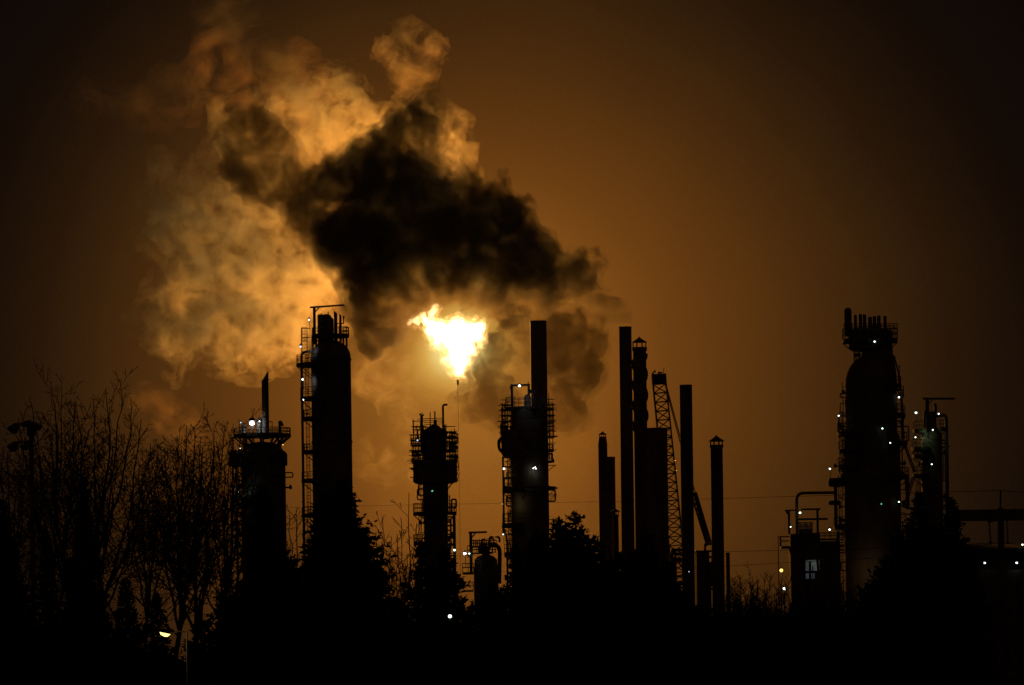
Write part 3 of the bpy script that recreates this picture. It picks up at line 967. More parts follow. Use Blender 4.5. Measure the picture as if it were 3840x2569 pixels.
# inclined stair between the columns
mb = MB()
for off in (0, 7):
    mb.tube([(t.x(3384 + off, 1660), -1.2, t.z(1662)), (t.x(3424 + off, 1770), -1.2, t.z(1772))], .12, 5)
for i in range(18):
    q = i / 17
    a = Vector((t.x(3384, 1660), -1.2, t.z(1662))).lerp(Vector((t.x(3424, 1770), -1.2, t.z(1772))), q)
    mb.tube([a, a + Vector((7 * s, 0, 0))], .06, 4)
for off in (0, 8):
    mb.tube([(t.x(3428 - off, 1790), -1.2, t.z(1790)), (t.x(3394 - off, 1905), -1.2, t.z(1905))], .12, 5)
for i in range(18):
    q = i / 17
    a = Vector((t.x(3428, 1790), -1.2, t.z(1790))).lerp(Vector((t.x(3394, 1905), -1.2, t.z(1905))), q)
    mb.tube([a, a - Vector((8 * s, 0, 0))], .06, 4)
mb.build('stairway', M['steel'], t.o)
for px, py, y_, rr, mt in ((3280, 1281, -5.6, .24, 'green'), (3371, 1490, -2, .18, 'white'), (3145, 1559, -2.2, .2, 'white'), (3309, 1607, -5.4, .2, 'green'), (3339, 1661, -5.2, .18, 'green'), (3305, 1890, -5.8, .18, 'dimgreen'), (3371, 1882, -4, .2, 'green')):
    lamp(t, px, py, y_, rr, mt)
lamp(t, 3112, 1758, -2.2, .2, 'green', 1795)
MB().tube([(t.x(3371, 1400), -1.2, t.z(1415)), (t.x(3371, 1400), -1.2, t.z(1376))], .07, 5).sphere((t.x(3371, 1376), -1.2, t.z(1376)), .16).build('instrument_post', M['steel'], t.o)
p = P(3240, 2150, 890)
l = bpy.data.lights.new('lamp_light', 'POINT')
l.energy = 110
l.color = (1, .62, .25)
l.shadow_soft_size = .5
lo = bpy.data.objects.new('lamp_light', l)
col.objects.link(lo)
lo.parent = t.o
lo.location = (p.x - t.X, -9.5, p.z)

side_piping(t, 108 * s, t.z(2150), t.z(1650), 36, 8, 1.8)
side_piping(t, 98 * s, t.z(1620), t.z(1450), 14, 9, 1.2)
# ------------------------------------------------------------------ slim column with davit (far right)
t = Tower('davit_column', 'slim column with long davit arm and a fat hooked overhead pipe, beside the massive dark column', 'column', 3494, 1700, 925)
s = t.s
r = 40 * s
MB().lathe([(r, 0), (r, t.z(1630)), (34 * s, t.z(1612)), (20 * s, t.z(1602)), (19 * s, t.z(1556)), (15 * s, t.z(1546)), (.2, t.z(1542))], 32).build('shell', M['vessel'], t.o, True)
davit(t, (t.x(3474, 1540), t.z(1605), t.z(1500)), (t.x(3456, 1496), t.z(1496), t.x(3578, 1498), t.z(1498)), -1.6, .2, .36)
MB().lathe([(12 * s, t.z(1605)), (12 * s, t.z(1550)), (7 * s, t.z(1540))], 14, (t.x(3471, 1570), -1.6)).build('pole_base', M['steel'], t.o, True)
MB().tube(round_path([(t.x(3507, 1530), -.8, t.z(1560)), (t.x(3507, 1530), -.8, t.z(1522)), (t.x(3503, 1518), -.8, t.z(1515))], .3), 5.5 * s, 10).build('vent_pipe', M['pipe'], t.o, True)
pipe(t, [(t.x(3510, 1560), -.6, t.z(1560)), (t.x(3547, 1560), -.6, t.z(1556)), (t.x(3550, 1700), -.6, 0)], 7 * s, 'overhead_pipe', 1.6)
for deck, rail, ro, a0, a1 in ((1613, 34, 70, 125, 250), (1607, 30, 56, -55, 50), (1680, 34, 76, 120, 255), (1708, 30, 74, 120, 255), (1782, 32, 76, 120, 250)):
    platform(t, (0, 0), t.z(deck), r * .98, ro * s, a0, a1, rail * s, .45)
ladder(t, t.x(3440, 1900), -1.4, 0, t.z(1780), .5)
for y_ in (1652, 1680):
    MB().tube([(t.x(3530, y_), -.6, t.z(y_)), (t.x(3550, y_), -.6, t.z(y_))], .16, 6).build('pipe_bracket', M['steel'], t.o)
lamp(t, 3435, 1548, -2.4, .24, 'green', 1580)
lamp(t, 3520, 1552, -2.4, .15, 'white')
lamp(t, 3498, 1612, -3.2, .2, 'green')
lamp(t, 3433, 1640, -2.6, .22, 'green', 1680)
lamp(t, 3494, 1741, -3.2, .22, 'green')
p = P(3462, 1640, t.D)
l = bpy.data.lights.new('lamp_light', 'POINT')
l.energy = 60
l.color = (.6, 1, .5)
l.shadow_soft_size = .2
lo = bpy.data.objects.new('lamp_light', l)
col.objects.link(lo)
lo.parent = t.o
lo.location = (p.x - t.X - .4, -3.6, p.z)

side_piping(t, 40 * s, t.z(2100), t.z(1640), 30, 10, 1.4)
# ------------------------------------------------------------------ process block left of the big column
t = Tower('process_block', 'low process block with steel frames, an overhead pipe bend and a white-lit open bay', 'process unit', 3045, 2100, 870)
s = t.s
xa, xb = t.x(2960, 2080), t.x(3146, 2080)
z0b, z1b = t.z(2172), t.z(2100)
ox0, ox1 = t.x(3016, 2130), t.x(3072, 2130)
yf, yb = -4.0, 4.0
mb = MB()
ztop = t.z(2003)
mb.box(((xa + ox0) / 2, 0, ztop / 2), (ox0 - xa, 8, ztop))
mb.box(((xb + ox1) / 2, 0, ztop * .47), (xb - ox1, 8, ztop * .94))
mb.box(((ox0 + ox1) / 2, 0, (ztop + z1b) / 2), (ox1 - ox0, 8, ztop - z1b))
mb.box(((ox0 + ox1) / 2, 0, z0b / 2), (ox1 - ox0, 8, z0b))
mb.build('wall', M['wallm'], t.o)
MB().box(((ox0 + ox1) / 2, 2.6, (z0b + z1b) / 2), (ox1 - ox0, .3, z1b - z0b)).build('lit_bay', M['litroom'], t.o)
mb = MB()
for px, w in ((3036, 9), (3046, 4)):
    mb.tube([(t.x(px, 2130), -1.2, z0b), (t.x(px, 2130), -1.2, z1b - (.3 if px != 3046 else 1.0))], w * s * .5, 8)
mb.tube([(ox0, -2.8, t.z(2146)), (ox1, -2.8, t.z(2146))], .2, 6)
mb.box((t.x(3063, 2160), -2.0, t.z(2160)), (20 * s, 1.6, 26 * s))
mb.tube([(t.x(3066, 2100), -2.2, t.z(2148)), (t.x(3062, 2100), -2.2, t.z(2100))], .22, 6)
mb.build('pump_pipe', M['pipe'], t.o)
for px, py, e, c in ((3056, 2114, 12, (.92, 1, .88)), (3036, 2160, 8, (.45, .55, 1))):
    p = P(px, py, t.D)
    l = bpy.data.lights.new('lamp_light', 'POINT')
    l.energy = e
    l.color = c
    l.shadow_soft_size = .25
    lo = bpy.data.objects.new('lamp_light', l)
    col.objects.link(lo)
    lo.parent = t.o
    lo.location = (p.x - t.X, 0.6, p.z)
pipe(t, [(t.x(2987, 1950), -1, t.z(2003)), (t.x(2987, 1950), -1, t.z(1849)), (t.x(3130, 1848), -1, t.z(1849))], 6 * s, 'overhead_pipe', 1.3)
mb = MB()
for px, a, b in ((2957, 1913, 2003), (3064, 1912, 2003)):
    mb.tube([(t.x(px, 1950), -1.5, t.z(b)), (t.x(px, 1950), -1.5, t.z(a))], 5 * s, 6)
mb.tube([(t.x(2941, 1914), -1.5, t.z(1914)), (t.x(2985, 1914), -1.5, t.z(1914))], .13, 5)
mb.tube([(t.x(3002, 1911), -1.5, t.z(1911)), (t.x(3074, 1911), -1.5, t.z(1911))], .18, 5)
mb.tube([(t.x(2990, 1948), -1.5, t.z(1948)), (t.x(3102, 1948), -1.5, t.z(1948))], .2, 5)
mb.tube([(t.x(2946, 1914), -1.5, t.z(1916)), (t.x(2957, 1930), -1.5, t.z(1932))], .16, 5)
mb.build('lifting_frame', M['steel'], t.o)
mb = MB()
for i in range(10):
    x_ = t.x(2996 + i * 5.2, 1980)
    mb.tube([(x_, -1.2, t.z(2003)), (x_, -1.2, t.z(1958 + (i % 4) * 4))], .1, 5)
for zz in (1960, 1966, 1974, 1986):
    mb.tube([(t.x(2992, zz), -1.2, t.z(zz)), (t.x(3048, zz), -1.2, t.z(zz))], .08, 5)
mb.box((t.x(3020, 1994), 0, t.z(1994)), (52 * s, 2.4, 18 * s))
mb.build('valve_row', M['pipe'], t.o)
boxdeck(t, t.x(2927, 2047), t.x(2962, 2047), -2, 2, t.z(2047), 36 * s, .4, .9)
MB().tube([(t.x(2917, 2100), -2, 0), (t.x(2917, 2100), -2, t.z(2012)), (t.x(2960, 2012), -2, t.z(2012))], .11, 6).build('pole', M['steel'], t.o)
boxdeck(t, t.x(3070, 2022), t.x(3136, 2022), -4.3, 2, t.z(2044), 20 * s, .2, .8)
boxdeck(t, t.x(3050, 2022), t.x(3140, 2022), -4.3, 2, t.z(2022), 22 * s, .2, .8)
lamp(t, 3000, 1923, -2.4, .22, 'green')
lamp(t, 2965, 1976, -2.6, .16, 'green')
lamp(t, 3111, 1986, -3, .2, 'white', 2020)

# yard lamps in front of the process block
for nm, px, py, mt, rr, D, lab, e, c in (
        ('yard_lamp', 2930, 2139, 'amber', .27, 820, 'amber yard lamp glowing low beside the process block', 120, (1, .6, .2)),
        ('yard_lamp', 2941, 2207, 'white', .13, 560, 'tiny white lamp peeking out of the bare bushes', 0, None)):
    t = Tower(nm, lab, 'lamp', px, py, D)
    z = t.z(py)
    MB().tube([(0, .4, 0), (0, .4, z + rr * 1.6), (0, 0, z + rr * 2)], .08, 6).build('pole', M['steel'], t.o)
    hd = MB().lathe([(rr * 1.2, z + rr * .9), (rr * .5, z + rr * 1.8)], 10).build('lamp_head', M['steel'], t.o)
    MB().sphere((0, 0, z), rr, 10, 8).build('bulb', M[mt], t.o, True)
    if e:
        l = bpy.data.lights.new('lamp_light', 'POINT')
        l.energy = e
        l.color = c
        l.shadow_soft_size = rr
        lo = bpy.data.objects.new('lamp_light', l)
        col.objects.link(lo)
        lo.parent = t.o
        lo.location = (0, -rr * 1.5, z)

# ------------------------------------------------------------------ pipe bridge and building, far right
t = Tower('pipe_bridge', 'long straight elevated gallery crossing behind the wooden utility poles', 'gallery', 3750, 1930, 960)
s = t.s
z0, z1 = t.z(1952), t.z(1914)
xs0, xs1 = t.x(3560, 1930), t.x(4200, 1930)
MB().box(((xs0 + xs1) / 2, 0, (z0 + z1) / 2), (xs1 - xs0, 3.2, z1 - z0)).build('gallery_box', M['wallm'], t.o)
MB().box(((xs0 + xs1) / 2, 0, z1 + .08), (xs1 - xs0 + .4, 3.6, .16)).build('roof', M['steel'], t.o)
for px in (3575, 3960, 4180):
    mb = MB()
    x_ = t.x(px, 2000)
    for y_ in (-1.4, 1.4):
        mb.tube([(x_ - .8, y_ * 1.5, 0), (x_, y_, z0)], .25, 6)
        mb.tube([(x_ + .8, y_ * 1.5, 0), (x_, y_, z0)], .25, 6)
    mb.build('trestle', M['steel'], t.o)

t = Tower('storage_shed', 'long low industrial shed with three white lamps behind the wooden utility poles', 'building', 3750, 2100, 800)
s = t.s
xa, xb = t.x(3560, 2100), t.x(4150, 2100)
h = t.z(2062)
MB().box(((xa + xb) / 2, 4, h / 2), (xb - xa, 14, h)).build('wall', M['wallm'], t.o)
mb = MB()
pr = [(-8, h - .1), (-8, h + .15), (4, h + 1.0), (12, h + .15), (12, h - .1)]
i = 0
for x_ in (xa - .5, xb + .5):
    for y_, z_ in pr:
        mb.v.append((x_, y_ + 0.01, z_))
for k in range(5):
    k2 = (k + 1) % 5
    mb.f.append((k, k2, 5 + k2, 5 + k))
mb.f.append((4, 3, 2, 1, 0))
mb.f.append((5, 6, 7, 8, 9))
mb.build('roof', M['steel'], t.o)
hw = t.z(2140)
MB().box(((xa + xb) / 2, -6, hw / 2), (xb - xa, 6, hw)).build('lean_to', M['wallm'], t.o)
mb = MB()
for i in range(7):
    mb.tube([(xa + (xb - xa) * i / 6, -9.1, 0), (xa + (xb - xa) * i / 6, -9.1, hw)], .15, 5)
mb.tube([(xa, -9.1, hw * .6), (xb, -9.1, hw * .6)], .15, 5)
mb.build('wall_frame', M['steel'], t.o)
lamp(t, 3693, 2111, -9.6, .2, 'white', None, 2)
lamp(t, 3813, 2111, -9.6, .22, 'white', None, 4)
lamp(t, 3834, 2043, -8.6, .2, 'green')

# ------------------------------------------------------------------ utility poles, cross bars and wires
D = 180.0
pt = thing('utility_pole', 'wooden utility pole with steel top spike and slanted crossarm carrying two insulator strings', 'utility pole', (P(3757, 2200, D).x, D, 0))
X = pt.location.x


def lpu(px, py, y=0):
    p = P(px, py, D)
    return Vector((p.x - X, y, p.z))


MB().tube([(0, 0, -.1), (lpu(3750, 1905).x * .2, 0, lpu(3750, 1905).z)], .145, 10, .11).build('pole', M['wood'], pt, True)
MB().tube([lpu(3751, 1930), lpu(3752, 1838)], .035, 6).build('top_spike', M['steel'], pt)
MB().box((0, 0, 0), (.001, .001, .001)) if False else None
MB().tube([lpu(3702, 1955, -.16), lpu(3784, 1943, -.16)], .05, 6).build('crossarm', M['steel'], pt)


def insulator(px0, py0, px1, py1, y):
    a, b = lpu(px0, py0, y), lpu(px1, py1, y)
    mb = MB()
    mb.tube([a, b], .014, 5)
    n = 12
    for i in range(1, n):
        c = a.lerp(b, i / n)
        mb.lathe([(.012, c.z + .02), (.045, c.z), (.045, c.z - .012), (.015, c.z - .025)], 8, (c.x, c.y))
    mb.lathe([(.05, b.z + .05), (.06, b.z), (.02, b.z - .06)], 8, (b.x, b.y))
    return mb.build('insulator_string', M['porcelain'], pt, True)


insulator(3708, 1955, 3713, 2036, -.16)
insulator(3774, 1946, 3777, 2036, -.16)

p2 = thing('utility_pole', 'shorter second wooden pole joined to the spiked utility pole by cross timbers', 'utility pole', (P(3828, 2300, D).x, D, 0))
zt = P(3822, 2178, D).z
MB().tube([(0, 0, -.1), (-.06, 0, zt)], .13, 10, .1).build('pole', M['wood'], p2, True)
xo = p2.location.x
for py, xa_, xb_ in ((2190, 3730, 3900), (2247, 3700, 3860), (2388, 3690, 3900)):
    a, b = P(xa_, py, D - .17), P(xb_, py, D - .17)
    MB().box(((a.x + b.x) / 2 - xo, -.19, a.z), (b.x - a.x, .07, .13 if py > 2200 else .08)).build('cross_timber', M['wood'], p2)
for xa_, ya_, xb_, yb_ in ((3770, 2215, 3822, 2247), (3775, 2395, 3826, 2450), (3748, 2395, 3705, 2500)):
    a, b = P(xa_, ya_, D), P(xb_, yb_, D)
    MB().tube([(a.x - xo, -.14, a.z), (b.x - xo, -.14, b.z)], .02, 5).build('brace', M['steel'], p2)
MB().lathe([(.05, zt), (.06, zt + .1), (.02, zt + .2)], 8, (-.06, 0)).build('insulator', M['porcelain'], p2)


def wire(label, pts, r):
    mb = MB()
    ps = [P(*q) for q in pts]
    out = []
    for a, b in zip(ps, ps[1:]):
        for k in range(12):
            out.append(a.lerp(b, k / 12))
    out.append(ps[-1])
    o = mb.tube(out, r, 5).build('power_line', M['cable'])
    return tag(o, label, 'power line', 'power lines to the utility pole')


wire('topmost power line running from the pole spike past the stacks', [(4150, 1850, 178), (3840, 1846, 178), (3752, 1839, 180), (3300, 1852, 230), (2800, 1867, 300), (2290, 1881, 380), (1500, 1894, 500), (600, 1915, 640), (-200, 1925, 800)], .011)
wire('middle power line hung from the inner insulator string, passing low between the stacks', [(4100, 2052, 178), (3840, 2047, 179), (3777, 2036, 180), (3713, 2037, 180.2), (3300, 2056, 235), (2800, 2067, 300), (2330, 2077, 380), (1500, 2084, 500), (600, 2100, 640), (-200, 2110, 800)], .012)
wire('lowest power line, sagging over the bare bushes below the capped stack', [(3715, 2040, 180.4), (3300, 2092, 240), (2880, 2114, 300), (2740, 2122, 320), (2400, 2132, 380), (1500, 2150, 500), (600, 2160, 640), (-200, 2170, 800)], .013)


# ------------------------------------------------------------------ floodlight poles (unlit) among the trees
def flood_pole(label, px, top, D, heads, r=.1):
    t = Tower('floodlight_pole', label, 'floodlight pole', px, 2000, D, 'unlit floodlight poles among the trees')
    zt = t.z(top)
    MB().tube([(0, 0, 0), (0, 0, zt)], r * 1.12, 12, r * .9).build('pole', M['steel'], t.o, True)
    for hx, hy, w, side in heads:
        x, z = t.x(hx, hy), t.z(hy)
        mb = MB()
        ww = w * t.s
        # flared box head tilted outwards and down
        i0 = len(mb.v)
        d = Vector((side * .55, -.35, -.75)).normalized()
        u = Vector((0, 0, 1)).cross(d).normalized()
        v = d.cross(u)
        c = Vector((x, -.15, z))
        for q, kx, ky in ((-.5, .35, .28), (.1, .75, .55), (.55, .85, .62)):
            for a, b in ((-1, -1), (1, -1), (1, 1), (-1, 1)):
                mb.v.append(tuple(c + d * q * ww + u * a * kx * ww * .75 + v * b * ky * ww * .75))
        for k in range(2):
            for j in range(4):
                j2 = (j + 1) % 4
                mb.f.append((i0 + 4 * k + j, i0 + 4 * k + j2, i0 + 4 * k + 4 + j2, i0 + 4 * k + 4 + j))
        mb.f.append((i0, i0 + 1, i0 + 2, i0 + 3))
        mb.f.append((i0 + 11, i0 + 10, i0 + 9, i0 + 8))
        mb.tube([tuple(c - d * .4 * ww), (x * .55, -.05, z + .42 * ww), (0, 0, z + .4 * ww)], .045, 6)
        mb.build('floodlight', M['steel'], t.o)
    MB().lathe([(r * 1.6, zt - .55), (r * 1.8, zt - .5), (r * 1.8, zt - .08), (r * .8, zt + .05)], 14).build('junction_box', M['steel'], t.o)
    return t


flood_pole('unlit floodlight pole with stacked lamp heads rising through the bare trees', 122, 1584, 206, [(56, 1602, 33, -1), (94, 1588, 20, -1), (138, 1598, 25, 1), (54, 1670, 32, -1), (98, 1672, 24, -1)])
flood_pole('unlit floodlight pole in front of the squat vessel', 1066, 1696, 210, [(1030, 1710, 42, -1), (1046, 1772, 34, -1)], .095)

# ------------------------------------------------------------------ street lamp, bottom left
t = Tower('street_lamp', 'small amber street lamp glowing on a thin pole below the bare trees', 'street lamp', 702, 2470, 182)
s = t.s
zt = t.z(2368)
MB().tube([(0, 0, 0), (0, 0, zt)], .04, 10, .03).build('pole', M['pipe'], t.o, True)
ax, az = t.x(640, 2376), t.z(2376)
MB().tube([(0, 0, zt - .03), (ax * .5, 0, zt + .02), (ax, 0, az)], .018, 6).build('arm', M['steel'], t.o)
x0, x1 = t.x(598, 2378), t.x(640, 2385)
mb = MB()
hx = (x0 + x1) / 2
hz = t.z(2372)
ang = R(-12)
hd = MB()
prof = [(-.24, .0, .05), (-.2, .045, .08), (0, .06, .1), (.2, .045, .08), (.25, .0, .05)]


def shell_half(mb, sgn, zoff):
    rows = []
    for u, h, w in prof:
        row = []
        for k in range(7):
            a = PI * k / 6
            row.append(Vector((u, -w * math.cos(a), sgn * h * math.sin(a) * 1.0 + zoff)))
        rows.append(row)
    i0 = len(mb.v)
    ca, sa = math.cos(ang), math.sin(ang)
    for row in rows:
        for q in row:
            mb.v.append((hx + q.x * ca - q.z * sa, q.y, hz + q.x * sa + q.z * ca))
    for i in range(4):
        for k in range(6):
            a = i0 + i * 7 + k
            mb.f.append((a, a + 1, a + 8, a + 7))


shell_half(hd, 1, 0)
hd.build('lamp_head', M['steel'], t.o, True)
prof = [(-.19, .0, .06), (-.14, .08, .085), (0, .125, .1), (.12, .10, .085), (.2, .0, .06)]
lb = MB()
shell_half(lb, -1, -.012)
lb.build('lens', M['sodium'], t.o, True)
l = bpy.data.lights.new('lamp_light', 'POINT')
l.energy = 22
l.color = (1, .62, .22)
l.shadow_soft_size = .1
lo = bpy.data.objects.new('lamp_light', l)
col.objects.link(lo)
lo.parent = t.o
lo.location = (hx, -.1, hz - .22)

# small refinery lamps glimpsed through tree gaps, moved forward onto made-up posts
for px, py, rr, mt, D, lab in ((1687, 2311, .07, 'green', 205, 'greenish white lamp shining through the slim spruces below the slim column'),
                               (1680, 2460, .022, 'blue', 205, 'tiny bluish refinery lamp low in the dark under the spruces'),
                               (1679, 2517, .018, 'green', 205, 'lowest tiny pale light in the dark near the bottom edge'),
                               (1864, 2461, .016, 'white', 205, 'pin-prick of pale light low in the dark among the middle spruces')):
    t = Tower('refinery_lamp', lab, 'lamp', px, py, D)
    z = t.z(py)
    MB().tube([(0, .05, 0), (0, .05, z + rr)], .02, 6).lathe([(rr * 1.25, z + rr * .8), (rr * .6, z + rr * 1.7)], 8).build('post', M['steel'], t.o)
    MB().sphere((0, 0, z), rr, 10, 8).build('bulb', M[mt], t.o, True)


# ------------------------------------------------------------------ bare trees
def bare_tree(label, px_base, tops, D, seed, group='bare winter trees', fork=.3, trunk_r=.16, dens=1.0, name='bare_tree', minr=.0145):
    """tops: list of (px, py, trunkfraction) that main stems reach"""
    rnd = random.Random(seed)
    base = P(px_base, 2480, D)
    base.z = 0
    o = thing(name, label, 'tree', base, group)
    tr = MB()
    br = MB()

    def wob(a, b, n, amp):
        pts = []
        L = (b - a).length
        ph = rnd.uniform(0, 50)
        for i in range(n + 1):
            q = i / n
            w = math.sin(PI * q) ** .5 if 0 < q < 1 else 0
            off = Vector((noise.noise(Vector((q * 3 + ph, 0, 0))), noise.noise(Vector((0, q * 3 + ph, 7))), noise.noise(Vector((3, 0, q * 3 + ph))) * .4)) * amp * L * w
            pts.append(a.lerp(b, q) + off)
        return pts

    def twig(p, d, L, r, depth):
        n = 6 if depth > 2 else 4 if depth else 3
        pts = [p]
        cur = p.copy()
        dd = d.copy()
        for i in range(n):
            dd = (dd + Vector((rnd.gauss(0, .11), rnd.gauss(0, .11), rnd.gauss(.09, .08)))).normalized()
            cur = cur + dd * L / n
            pts.append(cur.copy())
        br.tube(pts, max(r, minr), 3, max(r * .45, minr * .8), False)
        if depth <= 0:
            return
        k = max(2, int((L * (1.7 if depth > 2 else 2.4 if depth > 1 else 3.9)) * dens))
        for i in range(k):
            q = .18 + .8 * (i + rnd.random() * .8) / k
            j = min(n - 1, int(q * n))
            f = q * n - j
            a = pts[j].lerp(pts[j + 1], min(1, f))
            ax = (pts[j + 1] - pts[j]).normalized()
            side = ax.orthogonal()
            side.rotate(Matrix.Rotation(rnd.uniform(0, 2 * PI), 3, ax))
            nd = (ax * rnd.uniform(.6, .95) + side * rnd.uniform(.6, 1.0) + Vector((0, 0, .12))).normalized()
            twig(a, nd, L * rnd.uniform(.3, .55) * (1.1 - q * .5), r * (1 - q * .5) * .6, depth - 1)

    if len(tops) > 3:
        extra = []
        x_lo, x_hi = min(q[0] for q in tops), max(q[0] for q in tops)
        for _ in range(2):
            q1, q2 = rnd.sample(tops, 2)
            f_ = rnd.uniform(.3, .7)
            extra.append((q1[0] * f_ + q2[0] * (1 - f_) + rnd.uniform(-25, 25), max(q1[1], q2[1]) + rnd.uniform(15, 160), rnd.uniform(.25, .55)))
        tops = list(tops) + extra
    for ti, (tx, ty, f) in enumerate(tops):
        tip = P(tx, ty, D) - base
        tip.y = rnd.uniform(-1.6, 1.6)
        H = tip.z
        if ti == 0:
            a = Vector((0, 0, 0))
            main = wob(a, tip, 14, .04)
            tr.tube(main, trunk_r, 8, .014)
            stem = main
            r0 = trunk_r
        else:
            idx = min(len(main) - 2, int(f * 14))
            a = main[idx]
            mid = a.lerp(tip, .45) + Vector(((tip.x - a.x) * .22, 0, 0))
            p1 = wob(a, mid, 5, .05)
            p2_ = wob(mid, tip, 7, .06)
            stem = p1 + p2_[1:]
            r0 = trunk_r * (1 - f) * .8
            br.tube(stem, r0, 5, .018, False)
        m = len(stem) - 1
        start = max(.12, fork) if ti == 0 else .12
        L_all = sum((stem[i + 1] - stem[i]).length for i in range(m))
        k = max(5, int(L_all * (1 - start) * 1.25 * dens))
        for i in range(k):
            q = start + (1 - start) * (i + rnd.random() * .6) / k
            j = min(m - 1, int(q * m))
            p = stem[j].lerp(stem[j + 1], q * m - j)
            ax = (stem[j + 1] - stem[j]).normalized()
            w = rnd.uniform(0, 2 * PI)
            side = Vector((math.cos(w), math.sin(w), 0))
            up = rnd.uniform(.25, .95)
            d = (side * 1.0 + ax * up + Vector((0, 0, .22))).normalized()
            bl = (L_all * .46 + .4) * (1.15 - q) * rnd.uniform(.6, 1.15) + .35
            twig(p, d, bl, max(.014, r0 * (1 - q) * .55), 3 if bl > 2.2 else (2 if bl > .9 else 1))
    tr.build('trunk', M['bark'], o, True)
    br.build('crown', M['bark'], o)
    return o


bare_tree('bare tree whose high forked crown rises beside the stacked floodlight pole', 300, [(182, 1442, 0), (232, 1450, .62), (105, 1500, .5), (272, 1500, .55), (60, 1560, .42), (296, 1640, .5)], 262, 1, fork=.35, trunk_r=.17)
bare_tree('bare tree with the widest crown and a straight dark trunk, twin tips reaching highest', 378, [(385, 1452, 0), (452, 1452, .6), (345, 1496, .52), (500, 1525, .5), (536, 1575, .42), (296, 1520, .45), (560, 1660, .36)], 252, 2, fork=.3, trunk_r=.18)
bare_tree('bare tree with thin spreading limbs filling the space between floodlight pole and wide tree', 205, [(215, 1580, 0), (140, 1620, .5), (270, 1620, .5), (120, 1720, .4), (325, 1660, .4)], 268, 12, fork=.25, trunk_r=.12)
bare_tree('dense bare tree with a bushy clustered crown between the wide tree and the vessel', 640, [(692, 1590, 0), (660, 1630, .5), (730, 1620, .55), (620, 1680, .42), (756, 1690, .4), (590, 1790, .35)], 258, 3, fork=.25, trunk_r=.16, dens=1.15)
bare_tree('bare tree leaning up to the vessel, long limbs crossing in front of it', 690, [(802, 1600, 0), (755, 1640, .55), (846, 1610, .6), (720, 1720, .4), (880, 1690, .42), (600, 1900, .3)], 246, 4, fork=.28, trunk_r=.15)
bare_tree('slender bare tree right in front of the squat vessel, tips above its platform', 818, [(900, 1575, 0), (868, 1600, .6), (860, 1680, .45), (900, 1750, .4), (790, 1700, .4), (930, 1830, .3)], 240, 5, fork=.3, trunk_r=.13)
bare_tree('low bare tree at the frame edge under the floodlight pole', 60, [(18, 1690, 0), (52, 1760, .5), (-30, 1720, .5), (90, 1800, .4), (150, 1850, .35)], 255, 6, fork=.2, trunk_r=.13)
bare_tree('thin bare tree filling the gap between the wide tree and the bushy one', 520, [(600, 1700, 0), (560, 1690, .5), (640, 1820, .4), (480, 1800, .4), (520, 1740, .45)], 270, 7, fork=.2, trunk_r=.12)
bare_tree('bare tree low in front of the domed column ladder', 1120, [(1110, 1900, 0), (1085, 1930, .5), (1145, 1960, .5), (1160, 2030, .4), (1080, 2030, .3)], 262, 8, fork=.15, trunk_r=.09)
bare_tree('tall thin bare sapling with sparse twigs beside the slim scaffolded column', 1536, [(1534, 1848, 0), (1502, 1940, .55), (1562, 1960, .55), (1490, 2010, .4)], 240, 9, fork=.3, trunk_r=.06, dens=.6)
bare_tree('shorter bare sapling standing next to the big spruce', 1450, [(1432, 1932, 0), (1412, 2000, .5), (1466, 2010, .5)], 250, 10, fork=.3, trunk_r=.055, dens=.55)
bare_tree('twiggy bush tree between the two saplings and the spruces', 1495, [(1490, 2060, 0), (1460, 2090, .5), (1525, 2080, .5), (1450, 2150, .4), (1540, 2160, .4)], 262, 11, fork=.12, trunk_r=.06, dens=1.3)


